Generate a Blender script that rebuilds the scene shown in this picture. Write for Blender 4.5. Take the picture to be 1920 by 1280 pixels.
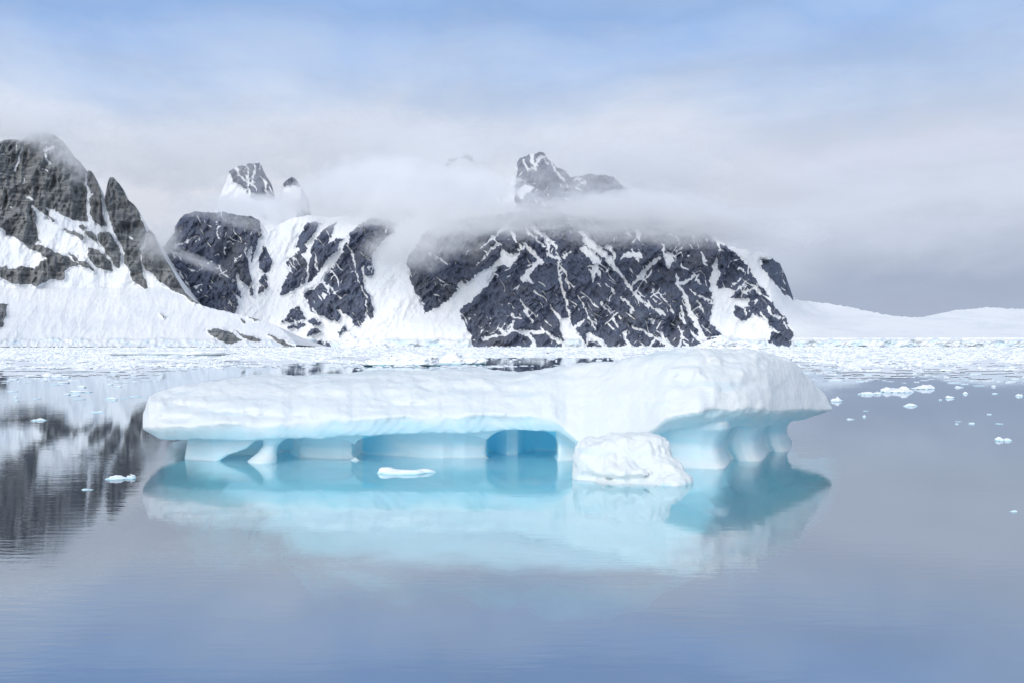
import bpy, math, random
import numpy as np

# ------------------------------------------------------------------ camera, world, sun, exposure
for o in list(bpy.data.objects):
    bpy.data.objects.remove(o, do_unlink=True)
SC = bpy.context.scene
COL = SC.collection
EYE = 4.0            # camera height above the sea
F = 1844.0           # focal length in photograph pixels
HOR = 645.5          # horizon row of the photograph
R = math.radians

cam_d = bpy.data.cameras.new("camera")
cam = bpy.data.objects.new("camera", cam_d)
COL.objects.link(cam)
cam.location = (0, 0, EYE)
cam.rotation_euler = (R(90), 0, 0)
cam_d.sensor_width = 36.0
cam_d.lens = 36.0 * F / 1920.0
cam_d.shift_y = (HOR - 640.0) / 1920.0
cam_d.clip_start = 0.1
cam_d.clip_end = 20000
SC.camera = cam

SUN_EL, SUN_AZ = 27.0, 200.0      # azimuth clockwise from +Y
world = bpy.data.worlds.new("World")
SC.world = world
world.use_nodes = True


def lin(r, g, b):
    def f(c):
        c = c / 255.0
        return c / 12.92 if c <= 0.04045 else ((c + 0.055) / 1.055) ** 2.4
    return (f(r), f(g), f(b), 1.0)


class NT:
    """small helper round a node tree"""
    def __init__(self, tree):
        self.t = tree
        self.n = tree.nodes
        self.l = tree.links
        self.n.clear()

    def new(self, typ, **kw):
        nd = self.n.new(typ)
        for k, v in kw.items():
            setattr(nd, k, v)
        return nd

    def put(self, sock, v):
        if isinstance(v, bpy.types.NodeSocket):
            self.l.new(v, sock)
        elif v is not None:
            if hasattr(sock, "default_value"):
                try:
                    sock.default_value = v
                except Exception:
                    sock.default_value = (v[0], v[1], v[2])
        return sock

    def math(self, op, a, b=None, c=None, clamp=False):
        nd = self.new("ShaderNodeMath", operation=op, use_clamp=clamp)
        self.put(nd.inputs[0], a)
        if b is not None:
            self.put(nd.inputs[1], b)
        if c is not None:
            self.put(nd.inputs[2], c)
        return nd.outputs[0]

    def smooth(self, x, a, b, lo=0.0, hi=1.0, interp="SMOOTHSTEP"):
        nd = self.new("ShaderNodeMapRange", interpolation_type=interp)
        nd.clamp = True
        self.put(nd.inputs["Value"], x)
        nd.inputs["From Min"].default_value = a
        nd.inputs["From Max"].default_value = b
        nd.inputs["To Min"].default_value = lo
        nd.inputs["To Max"].default_value = hi
        return nd.outputs["Result"]

    def mix(self, fac, a, b, blend="MIX"):
        nd = self.new("ShaderNodeMix", data_type="RGBA", blend_type=blend)
        self.put(nd.inputs[0], fac)
        self.put(nd.inputs[6], a)
        self.put(nd.inputs[7], b)
        return nd.outputs[2]

    def noise(self, vec, scale, detail=4.0, rough=0.55, dist=0.0, dim="3D", w=None):
        nd = self.new("ShaderNodeTexNoise", noise_dimensions=dim)
        if vec is not None:
            self.put(nd.inputs["Vector"], vec)
        nd.inputs["Scale"].default_value = scale
        nd.inputs["Detail"].default_value = detail
        nd.inputs["Roughness"].default_value = rough
        nd.inputs["Distortion"].default_value = dist
        if w is not None:
            self.put(nd.inputs["W"], w)
        return nd.outputs[0]

    def mapping(self, vec, scale=(1, 1, 1), rot=(0, 0, 0), loc=(0, 0, 0)):
        nd = self.new("ShaderNodeMapping")
        self.put(nd.inputs["Vector"], vec)
        nd.inputs["Scale"].default_value = scale
        nd.inputs["Rotation"].default_value = rot
        nd.inputs["Location"].default_value = loc
        return nd.outputs[0]

    def ramp(self, fac, stops, interp="LINEAR"):
        nd = self.new("ShaderNodeValToRGB")
        cr = nd.color_ramp
        cr.interpolation = interp
        while len(cr.elements) < len(stops):
            cr.elements.new(0.5)
        for e, (p, c) in zip(cr.elements, stops):
            e.position = p
            e.color = c
        self.put(nd.inputs[0], fac)
        return nd.outputs[0]


def build_world():
    T = NT(world.node_tree)
    tc = T.new("ShaderNodeTexCoord")
    d = tc.outputs["Generated"]
    sep = T.new("ShaderNodeSeparateXYZ")
    T.put(sep.inputs[0], d)
    x, z = sep.outputs[0], sep.outputs[2]
    z = T.math("MAXIMUM", z, 0.0)
    sky = T.new("ShaderNodeTexSky")
    sky.sky_type = "NISHITA"
    sky.sun_disc = False
    sky.sun_elevation = R(SUN_EL)
    sky.sun_rotation = R(SUN_AZ)
    sky.air_density = 1.0
    sky.dust_density = 0.6
    sky.ozone_density = 1.6
    blue = T.mix(1.0, sky.outputs[0], (0.105, 0.105, 0.105, 1), "MULTIPLY")
    # drifting stratus: broad soft noise, flattened towards the horizon
    flat = T.mapping(d, (1.0, 1.0, 1.7), loc=(16.44, 8.52, 25.32))
    n1 = T.noise(flat, 3.0, 7, 0.58, 0.35)
    n2 = T.noise(T.mapping(d, (1.6, 1.6, 6.0), loc=(3.1, 1.7, 0.4)), 2.6, 6, 0.55, 0.2)
    zz = T.math("ADD", z, T.math("MULTIPLY", T.math("SUBTRACT", n1, 0.5), 0.20))
    zz = T.math("MULTIPLY", zz, 2.0, clamp=True)
    left = T.ramp(zz, [(0.0, lin(205, 211, 224)), (0.2, lin(214, 219, 231)), (0.36, lin(224, 228, 238)),
                       (0.45, lin(214, 222, 237)), (0.54, lin(186, 204, 232)), (0.65, lin(150, 182, 229)),
                       (0.80, lin(172, 196, 232)), (1.0, lin(206, 218, 238))])
    right = T.ramp(zz, [(0.0, lin(166, 177, 198)), (0.10, lin(170, 182, 204)), (0.18, lin(188, 198, 216)),
                        (0.27, lin(204, 213, 229)), (0.38, lin(205, 213, 231)), (0.48, lin(190, 206, 231)),
                        (0.64, lin(158, 187, 230)), (0.80, lin(172, 196, 232)), (1.0, lin(206, 218, 238))])
    side = T.smooth(T.math("ADD", x, T.math("MULTIPLY", T.math("SUBTRACT", n1, 0.5), 0.25)), 0.02, 0.34)
    cloud = T.mix(side, left, right)
    # darker and lighter bands within the layer
    band = T.smooth(n2, 0.36, 0.66, 0.945, 1.05)
    vb = T.new("ShaderNodeCombineColor")
    for i in range(3):
        T.put(vb.inputs[i], band)
    cloud = T.mix(1.0, cloud, vb.outputs[0], "MULTIPLY")
    cover = T.smooth(T.math("ADD", z, T.math("MULTIPLY", T.math("SUBTRACT", n1, 0.5), -0.35)), 0.22, 0.42, 1.0, 0.80)
    c = T.mix(cover, blue, cloud)
    bg = T.new("ShaderNodeBackground")
    T.put(bg.inputs[0], c)
    bg.inputs[1].default_value = 0.695
    out = T.new("ShaderNodeOutputWorld")
    T.l.new(bg.outputs[0], out.inputs[0])


build_world()

sun_d = bpy.data.lights.new("sun", "SUN")
sun_d.energy = 1.5
sun_d.angle = R(40)
sun_d.color = (1.0, 0.97, 0.93)
sun = bpy.data.objects.new("sun", sun_d)
COL.objects.link(sun)
sun.rotation_euler = (R(90 - SUN_EL), 0, R(-SUN_AZ + 180))
# a sun lamp shines along its local -Z; tilt about X then turn so that it comes from SUN_AZ
sun.location = (0, -50, 80)

SC.view_settings.view_transform = "Standard"
SC.view_settings.look = "None"
SC.view_settings.exposure = 0.58
SC.view_settings.gamma = 1.0
SC.view_settings.use_curve_mapping = False
SC.render.engine = "CYCLES"
SC.cycles.use_denoising = True
SC.cycles.max_bounces = 16
SC.cycles.diffuse_bounces = 6
SC.cycles.glossy_bounces = 4
SC.cycles.transmission_bounces = 12
SC.cycles.volume_bounces = 14
SC.cycles.transparent_max_bounces = 8
SC.cycles.volume_step_rate = 1.0
SC.cycles.volume_max_steps = 128

# ------------------------------------------------------------------ numeric helpers
_rng = np.random.RandomState(7)
_PERM = _rng.permutation(256).astype(np.int32)
_PERM = np.concatenate([_PERM, _PERM, _PERM])
_G3 = _rng.normal(size=(256, 3)).astype(np.float32)
_G3 /= np.linalg.norm(_G3, axis=1, keepdims=True)


def gnoise(x, y, z=0.0):
    """gradient noise about -0.8..0.8 on arrays"""
    x = np.asarray(x, np.float32)
    y = np.asarray(y, np.float32) + np.zeros_like(x)
    z = np.zeros_like(x) + np.float32(z) if np.isscalar(z) else np.asarray(z, np.float32)
    xi, yi, zi = np.floor(x).astype(np.int32), np.floor(y).astype(np.int32), np.floor(z).astype(np.int32)
    xf, yf, zf = x - xi, y - yi, z - zi
    u, v, w = (t * t * t * (t * (t * 6 - 15) + 10) for t in (xf, yf, zf))
    res = 0
    for dx in (0, 1):
        wx = u if dx else 1 - u
        for dy in (0, 1):
            wy = v if dy else 1 - v
            for dz in (0, 1):
                wz = w if dz else 1 - w
                h = _PERM[_PERM[_PERM[(xi + dx) & 255] + ((yi + dy) & 255)] + ((zi + dz) & 255)] & 255
                g = _G3[h]
                res = res + wx * wy * wz * (g[..., 0] * (xf - dx) + g[..., 1] * (yf - dy) + g[..., 2] * (zf - dz))
    return res * 1.6


def fbm(x, y, z=0.0, oct=4, gain=0.5, lac=2.03):
    a, s, r = 1.0, 1.0, 0
    for i in range(oct):
        r = r + a * gnoise(x * s + 17.3 * i, y * s - 9.1 * i, z * s + 3.7 * i)
        a *= gain
        s *= lac
    return r


def ridged(x, y, z=0.0, oct=4, gain=0.5, lac=2.1):
    a, s, r = 1.0, 1.0, 0
    for i in range(oct):
        r = r + a * (1 - np.abs(gnoise(x * s + 7.7 * i, y * s + 5.3 * i, z * s + 1.9 * i)) * 2)
        a *= gain
        s *= lac
    return r


def sstep(a, b, x):
    t = np.clip((x - a) / (b - a), 0, 1)
    return t * t * (3 - 2 * t)


def sd_poly(px, py, pts):
    """signed distance to a polygon, negative inside"""
    pts = np.asarray(pts, np.float32)
    d = np.full(px.shape, 1e9, np.float32)
    inside = np.zeros(px.shape, bool)
    x0, y0 = pts.min(0) - 25
    x1, y1 = pts.max(0) + 25
    m = (px > x0) & (px < x1) & (py > y0) & (py < y1)
    if not m.any():
        return np.full(px.shape, 60.0, np.float32)
    qx, qy = px[m], py[m]
    dd = np.full(qx.shape, 1e9, np.float32)
    ins = np.zeros(qx.shape, bool)
    n = len(pts)
    for i in range(n):
        ax, ay = pts[i]
        bx, by = pts[(i + 1) % n]
        ex, ey = bx - ax, by - ay
        L = ex * ex + ey * ey + 1e-9
        t = np.clip(((qx - ax) * ex + (qy - ay) * ey) / L, 0, 1)
        dd = np.minimum(dd, (qx - ax - t * ex) ** 2 + (qy - ay - t * ey) ** 2)
        c = ((ay > qy) != (by > qy))
        if by != ay:
            c &= qx < (bx - ax) * (qy - ay) / (by - ay) + ax
        ins ^= c
    r = np.sqrt(dd)
    r[ins] *= -1
    out = np.full(px.shape, 60.0, np.float32)
    out[m] = r
    return out


def sd_stroke(px, py, pts, w0, w1=None):
    """distance to a polyline minus its (tapering) half width"""
    w1 = w0 if w1 is None else w1
    pts = np.asarray(pts, np.float32)
    x0, y0 = pts.min(0) - 25
    x1, y1 = pts.max(0) + 25
    out = np.full(px.shape, 60.0, np.float32)
    m = (px > x0) & (px < x1) & (py > y0) & (py < y1)
    if not m.any():
        return out
    qx, qy = px[m], py[m]
    best = np.full(qx.shape, 1e9, np.float32)
    n = len(pts) - 1
    for i in range(n):
        ax, ay = pts[i]
        bx, by = pts[i + 1]
        ex, ey = bx - ax, by - ay
        t = np.clip(((qx - ax) * ex + (qy - ay) * ey) / (ex * ex + ey * ey + 1e-9), 0, 1)
        dist = np.sqrt((qx - ax - t * ex) ** 2 + (qy - ay - t * ey) ** 2)
        w = w0 + (w1 - w0) * (i + t) / n
        best = np.minimum(best, dist - w * 0.5)
    out[m] = best
    return out


def mesh_from(name, verts, faces, mat, smooth=True, attrs=None, normals=None):
    verts = np.asarray(verts, np.float32)
    faces = np.asarray(faces, np.int32)
    me = bpy.data.meshes.new(name)
    nv, nf, k = len(verts), len(faces), faces.shape[1]
    me.vertices.add(nv)
    me.vertices.foreach_set("co", verts.ravel())
    me.loops.add(nf * k)
    me.loops.foreach_set("vertex_index", faces.ravel())
    me.polygons.add(nf)
    me.polygons.foreach_set("loop_start", np.arange(0, nf * k, k, dtype=np.int32))
    me.polygons.foreach_set("use_smooth", np.full(nf, smooth, bool))
    me.update(calc_edges=True)
    me.validate()
    for an, av in (attrs or {}).items():
        a = me.attributes.new(an, "FLOAT", "POINT")
        a.data.foreach_set("value", np.asarray(av, np.float32))
    if normals is not None:
        me.normals_split_custom_set_from_vertices(np.asarray(normals, np.float32).tolist())
    if mat is not None:
        me.materials.append(mat)
    return me


def link(name, me, parent=None, **props):
    o = bpy.data.objects.new(name, me)
    COL.objects.link(o)
    if parent is not None:
        o.parent = parent
    for k, v in props.items():
        o[k] = v
    return o


def grid_faces(nr, nc):
    i = np.arange(nr - 1)[:, None] * nc + np.arange(nc - 1)[None, :]
    return np.stack([i, i + 1, i + nc + 1, i + nc], -1).reshape(-1, 4)


def back(px, py, Y):
    """a bearing and a height in the picture, at a real distance Y -> world point"""
    return (px - 960.0) * Y / F, Y, EYE - (py - HOR) * Y / F


def water_y(py):
    """distance at which the sea shows in row py"""
    return EYE * F / (py - HOR)


# ------------------------------------------------------------------ materials
def material(name):
    m = bpy.data.materials.new(name)
    m.use_nodes = True
    return m, NT(m.node_tree)


def principled(T, **kw):
    b = T.new("ShaderNodeBsdfPrincipled")
    for k, v in kw.items():
        T.put(b.inputs[k.replace("_", " ")], v)
    return b


def finish(T, shader, bump=None, strength=0.4, dist=0.1, volume=None):
    out = T.new("ShaderNodeOutputMaterial")
    if bump is not None:
        b = T.new("ShaderNodeBump")
        b.inputs["Strength"].default_value = strength
        b.inputs["Distance"].default_value = dist
        T.put(b.inputs["Height"], bump)
        T.l.new(b.outputs[0], shader.inputs["Normal"])
    if shader is not None:
        T.l.new(shader.outputs[0], out.inputs[0])
    if volume is not None:
        T.l.new(volume, out.inputs["Volume"])


def rock_snow_material(name, dark, light, tint, strata, scale=1.0):
    m, T = material(name)
    geo = T.new("ShaderNodeNewGeometry")
    pos = geo.outputs["Position"]
    at = T.new("ShaderNodeAttribute", attribute_name="snow")
    ice = T.new("ShaderNodeAttribute", attribute_name="ice")
    fine = T.noise(pos, 0.22 * scale, 5, 0.65)
    edge = T.math("ADD", at.outputs["Fac"], T.math("MULTIPLY", T.math("SUBTRACT", fine, 0.5), 0.55))
    fac = T.smooth(edge, 0.42, 0.58)
    big = T.noise(pos, 0.011 * scale, 5, 0.6)
    mid = T.noise(T.mapping(pos, (0.5, 0.5, 1.6) if strata else (1, 1, 0.35)), 0.06 * scale, 6, 0.7)
    col = T.mix(T.smooth(mid, 0.3, 0.72), dark, light)
    col = T.mix(T.smooth(big, 0.46, 0.64, 0, 0.7), col, tint)
    if strata:
        warp = T.math("ADD", T.noise(T.mapping(pos, (0.012, 0.012, 0.16)), 1.0, 6, 0.62), 0.0)
        col = T.mix(T.smooth(warp, 0.40, 0.62, 0.0, 0.75), col,
                    T.mix(0.30, dark, (0.02, 0.022, 0.024, 1)))
        streak = T.noise(T.mapping(pos, (0.02, 0.02, 0.5)), 1.0, 4, 0.6)
        col = T.mix(T.smooth(streak, 0.52, 0.68, 0, 0.5), col, light)
    else:
        streak = T.noise(T.mapping(pos, (0.16, 0.16, 0.035), rot=(0, 0.35, 0)), 1.0, 6, 0.65)
        col = T.mix(T.smooth(streak, 0.45, 0.7, 0.0, 0.6), col, T.mix(0.25, dark, (0.012, 0.014, 0.02, 1)))
    sn = T.mix(T.smooth(T.noise(pos, 0.012 * scale, 4, 0.6), 0.4, 0.7), (0.83, 0.84, 0.845, 1), (0.75, 0.775, 0.80, 1))
    sn = T.mix(ice.outputs["Fac"], sn, (0.56, 0.74, 0.84, 1))
    col = T.mix(fac, col, sn)
    b = principled(T, Base_Color=col, Roughness=0.9)
    b.inputs["Specular IOR Level"].default_value = 0.15
    bump = T.math("MULTIPLY", T.math("ADD", mid, T.math("MULTIPLY", fine, 0.5)), T.math("SUBTRACT", 1.0, T.math("MULTIPLY", fac, 0.85)))
    finish(T, b, bump, 0.35, 4.0)
    return m


MAT_ROCK_NEAR = rock_snow_material("layered_grey_rock_and_snow", (0.158, 0.168, 0.175, 1), (0.325, 0.332, 0.332, 1),
                                   (0.235, 0.232, 0.228, 1), True)
MAT_ROCK_FAR = rock_snow_material("hazed_slate_rock_and_snow", (0.080, 0.096, 0.142, 1), (0.150, 0.176, 0.240, 1),
                                  (0.140, 0.145, 0.165, 1), False)  # distance haze is painted into this rock as a bluer, lighter tone


def snow_material(name="packed_snow"):
    m, T = material(name)
    geo = T.new("ShaderNodeNewGeometry")
    pos = geo.outputs["Position"]
    n = T.noise(pos, 0.9, 5, 0.6)
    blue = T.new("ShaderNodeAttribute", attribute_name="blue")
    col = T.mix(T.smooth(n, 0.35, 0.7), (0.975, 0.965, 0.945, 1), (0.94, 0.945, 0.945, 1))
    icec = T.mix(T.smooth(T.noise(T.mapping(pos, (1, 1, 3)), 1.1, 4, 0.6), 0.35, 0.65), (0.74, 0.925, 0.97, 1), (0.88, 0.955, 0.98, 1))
    icec = T.mix(T.smooth(blue.outputs["Fac"], 0.5, 1.0), icec, (0.15, 0.72, 0.97, 1))  # vivid blue paints the glow of light through the cave ice
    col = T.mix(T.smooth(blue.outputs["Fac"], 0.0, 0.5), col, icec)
    lay = T.noise(T.mapping(pos, (0.22, 0.22, 2.4), rot=(0.05, 0.06, 0)), 1.0, 5, 0.6, 0.4)
    pat = T.smooth(T.noise(pos, 0.28, 3, 0.5), 0.45, 0.65)
    col = T.mix(T.math("MULTIPLY", T.smooth(lay, 0.52, 0.64, 0, 0.6), pat), col, (0.70, 0.87, 0.94, 1))
    b = principled(T, Base_Color=col)
    b.inputs["Roughness"].default_value = 0.55
    b.inputs["Specular IOR Level"].default_value = 0.25
    # snow and glacier ice let light through: it enters the cap and leaves, tinted, by the undercut walls
    tr = T.new("ShaderNodeBsdfTranslucent")
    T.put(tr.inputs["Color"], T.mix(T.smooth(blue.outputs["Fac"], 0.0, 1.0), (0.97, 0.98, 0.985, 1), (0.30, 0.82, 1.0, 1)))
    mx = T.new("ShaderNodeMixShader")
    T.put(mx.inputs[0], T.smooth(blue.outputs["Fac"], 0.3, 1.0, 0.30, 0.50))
    f = T.noise(pos, 6.0, 6, 0.65)
    g = T.noise(pos, 28.0, 4, 0.6)
    h = T.math("ADD", f, T.math("MULTIPLY", g, 0.25))
    h = T.math("MULTIPLY", h, T.smooth(blue.outputs["Fac"], 0.1, 0.5, 1.0, 0.12))
    bp = T.new("ShaderNodeBump")
    bp.inputs["Strength"].default_value = 0.45
    bp.inputs["Distance"].default_value = 0.10
    T.put(bp.inputs["Height"], h)
    T.l.new(bp.outputs[0], b.inputs["Normal"])
    T.l.new(b.outputs[0], mx.inputs[1])
    T.l.new(tr.outputs[0], mx.inputs[2])
    finish(T, mx)
    return m


MAT_SNOW = snow_material()


def floe_material(name, lo, hi, base):
    m, T = material(name)
    geo = T.new("ShaderNodeNewGeometry")
    pos = geo.outputs["Position"]
    sep = T.new("ShaderNodeSeparateXYZ")
    T.put(sep.inputs[0], pos)
    n = T.noise(pos, 2.2, 4, 0.6)
    zz = T.math("ADD", sep.outputs[2], T.math("MULTIPLY", T.math("SUBTRACT", n, 0.5), 0.12))
    snow = T.mix(T.smooth(n, 0.3, 0.7), (0.90, 0.91, 0.92, 1), (0.80, 0.84, 0.87, 1))
    col = T.mix(T.smooth(zz, lo, hi), base, snow)
    b = principled(T, Base_Color=col)
    b.inputs["Roughness"].default_value = 0.6
    b.inputs["Specular IOR Level"].default_value = 0.25
    finish(T, b, T.noise(pos, 9.0, 5, 0.6), 0.4, 0.06)
    return m


MAT_FLOE = floe_material("floe_ice", -0.02, 0.10, (0.50, 0.76, 0.84, 1))
MAT_BRASH = floe_material("brash_ice", -0.10, 0.10, (0.60, 0.74, 0.80, 1))
MAT_BERG = floe_material("far_berg_ice", 0.05, 0.42, (0.22, 0.50, 0.58, 1))


def shelf_material():
    m, T = material("submerged_ice")
    geo = T.new("ShaderNodeNewGeometry")
    pos = geo.outputs["Position"]
    n = T.noise(T.mapping(pos, (1, 0.6, 1)), 0.5, 5, 0.6)
    col = T.mix(T.smooth(n, 0.3, 0.7), (0.92, 0.96, 0.97, 1), (0.82, 0.93, 0.96, 1))
    b = principled(T, Base_Color=col, Roughness=0.8)
    b.inputs["Specular IOR Level"].default_value = 0.0
    # the melting rim thins out to clear ice
    rim = T.new("ShaderNodeAttribute", attribute_name="rim")
    r = T.math("ADD", rim.outputs["Fac"], T.math("MULTIPLY", T.math("SUBTRACT", T.noise(pos, 0.45, 5, 0.6), 0.5), 2.4))
    T.put(b.inputs["Alpha"], T.math("MULTIPLY", T.smooth(r, 0.3, 3.4), T.smooth(rim.outputs["Fac"], 0.0, 0.8)))
    finish(T, b)
    return m


MAT_SHELF = shelf_material()


def water_material():
    m, T = material("calm_sea")
    geo = T.new("ShaderNodeNewGeometry")
    pos = geo.outputs["Position"]
    # short cat's-paw ripples: crests lie across the view, patches of calmer water between
    r1 = T.noise(T.mapping(pos, (0.9, 3.0, 1), rot=(0, 0, 0.10)), 1.6, 3, 0.5)
    r2 = T.noise(T.mapping(pos, (0.5, 1.5, 1), rot=(0, 0, -0.18)), 0.55, 2, 0.5)
    patch = T.smooth(T.noise(T.mapping(pos, (1, 0.5, 1)), 0.06, 3, 0.5), 0.38, 0.62, 0.3, 1.25)
    h = T.math("ADD", T.math("MULTIPLY", r1, 0.010), T.math("MULTIPLY", r2, 0.014))
    h = T.math("MULTIPLY", h, patch)
    spy = T.new("ShaderNodeSeparateXYZ")
    T.put(spy.inputs[0], pos)
    h = T.math("MULTIPLY", h, T.smooth(spy.outputs[1], 38.0, 110.0, 1.0, 0.35))     # the brash damps the ripples
    bump = T.new("ShaderNodeBump")
    bump.inputs["Strength"].default_value = 1.0
    bump.inputs["Distance"].default_value = 0.24
    T.put(bump.inputs["Height"], h)
    lw = T.new("ShaderNodeLayerWeight")
    lw.inputs["Blend"].default_value = 0.5
    T.l.new(bump.outputs[0], lw.inputs["Normal"])
    g4 = lambda v: (v, v, v, 1)
    fac = T.ramp(lw.outputs["Facing"], [(0.0, g4(0.04)), (0.45, g4(0.12)), (0.66, g4(0.565)), (0.80, g4(0.57)), (0.87, g4(0.58)), (0.93, g4(0.78)), (1.0, g4(0.97))])
    gl = T.new("ShaderNodeBsdfGlossy")
    gl.inputs["Color"].default_value = (0.87, 0.94, 1.0, 1)
    gl.inputs["Roughness"].default_value = 0.004
    T.l.new(bump.outputs[0], gl.inputs["Normal"])
    rf = T.new("ShaderNodeBsdfRefraction")
    rf.inputs["IOR"].default_value = 1.12
    rf.inputs["Roughness"].default_value = 0.0
    T.l.new(bump.outputs[0], rf.inputs["Normal"])
    mx = T.new("ShaderNodeMixShader")
    T.put(mx.inputs[0], fac)
    sky_fill = T.new("ShaderNodeBsdfDiffuse")            # pale blue diffuse colour mixed in to make up for dim sky reflection
    sky_fill.inputs["Color"].default_value = (0.58, 0.65, 0.80, 1)
    body = T.new("ShaderNodeMixShader")
    body.inputs[0].default_value = 0.10
    T.l.new(rf.outputs[0], body.inputs[1])
    T.l.new(sky_fill.outputs[0], body.inputs[2])
    T.l.new(body.outputs[0], mx.inputs[1])
    T.l.new(gl.outputs[0], mx.inputs[2])
    ab = T.new("ShaderNodeVolumeAbsorption")
    ab.inputs["Color"].default_value = (0.0, 0.885, 0.885, 1)
    ab.inputs["Density"].default_value = 0.72
    finish(T, mx, volume=ab.outputs[0])
    return m


MAT_WATER = water_material()
m, T = material("deep_dark_seabed")
b = principled(T, Base_Color=(0.012, 0.02, 0.03, 1), Roughness=1.0)
finish(T, b)
MAT_BED = m


def cloud_material(name, dens, seed, warp=1.15):
    m, T = material(name)
    tc = T.new("ShaderNodeTexCoord")
    p = tc.outputs["Object"]
    oi = T.new("ShaderNodeObjectInfo")
    ln = T.new("ShaderNodeVectorMath", operation="LENGTH")
    T.put(ln.inputs[0], p)
    n = T.noise(T.mapping(p, (2.4, 1.5, 1.5)), 1.9, 7, 0.62, 0.6, dim="4D", w=T.math("MULTIPLY", oi.outputs["Random"], 40.0))
    r = T.math("ADD", ln.outputs["Value"], T.math("MULTIPLY", T.math("SUBTRACT", n, 0.5), warp * 2))
    body = T.smooth(r, 0.25, 0.95, 1.0, 0.0)
    rim = T.smooth(ln.outputs["Value"], 0.8, 0.99, 1.0, 0.0)
    d = T.math("MULTIPLY", T.math("MULTIPLY", T.math("MULTIPLY", body, rim), dens), oi.outputs["Alpha"])
    v = T.new("ShaderNodeVolumePrincipled")
    v.inputs["Color"].default_value = (0.998, 0.998, 0.999, 1)
    v.inputs["Anisotropy"].default_value = 0.2
    T.put(v.inputs["Density"], d)
    finish(T, None, volume=v.outputs[0])
    return m


MAT_CLOUD = cloud_material("drifting_mist", 0.03, 0)

# ------------------------------------------------------------------ the sea
bx, by0, by1, bd = 9000.0, -400.0, 9000.0, -30.0
sv = [(-bx, by0, 0), (bx, by0, 0), (bx, by1, 0), (-bx, by1, 0), (-bx, by0, bd), (bx, by0, bd), (bx, by1, bd), (-bx, by1, bd)]
sf = [(0, 1, 2, 3), (7, 6, 5, 4), (0, 4, 5, 1), (1, 5, 6, 2), (2, 6, 7, 3), (3, 7, 4, 0)]
me = mesh_from("sea", sv, sf, MAT_WATER, smooth=False)
me.materials.append(MAT_BED)
for p in list(me.polygons)[1:]:
    p.material_index = 1
link("sea", me, kind="structure", label="calm grey blue sea mirroring the mountains and sky")

# ------------------------------------------------------------------ mountains
def interp(pts, x):
    pts = np.asarray(pts, np.float32)
    return np.interp(x, pts[:, 0], pts[:, 1])


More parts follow.
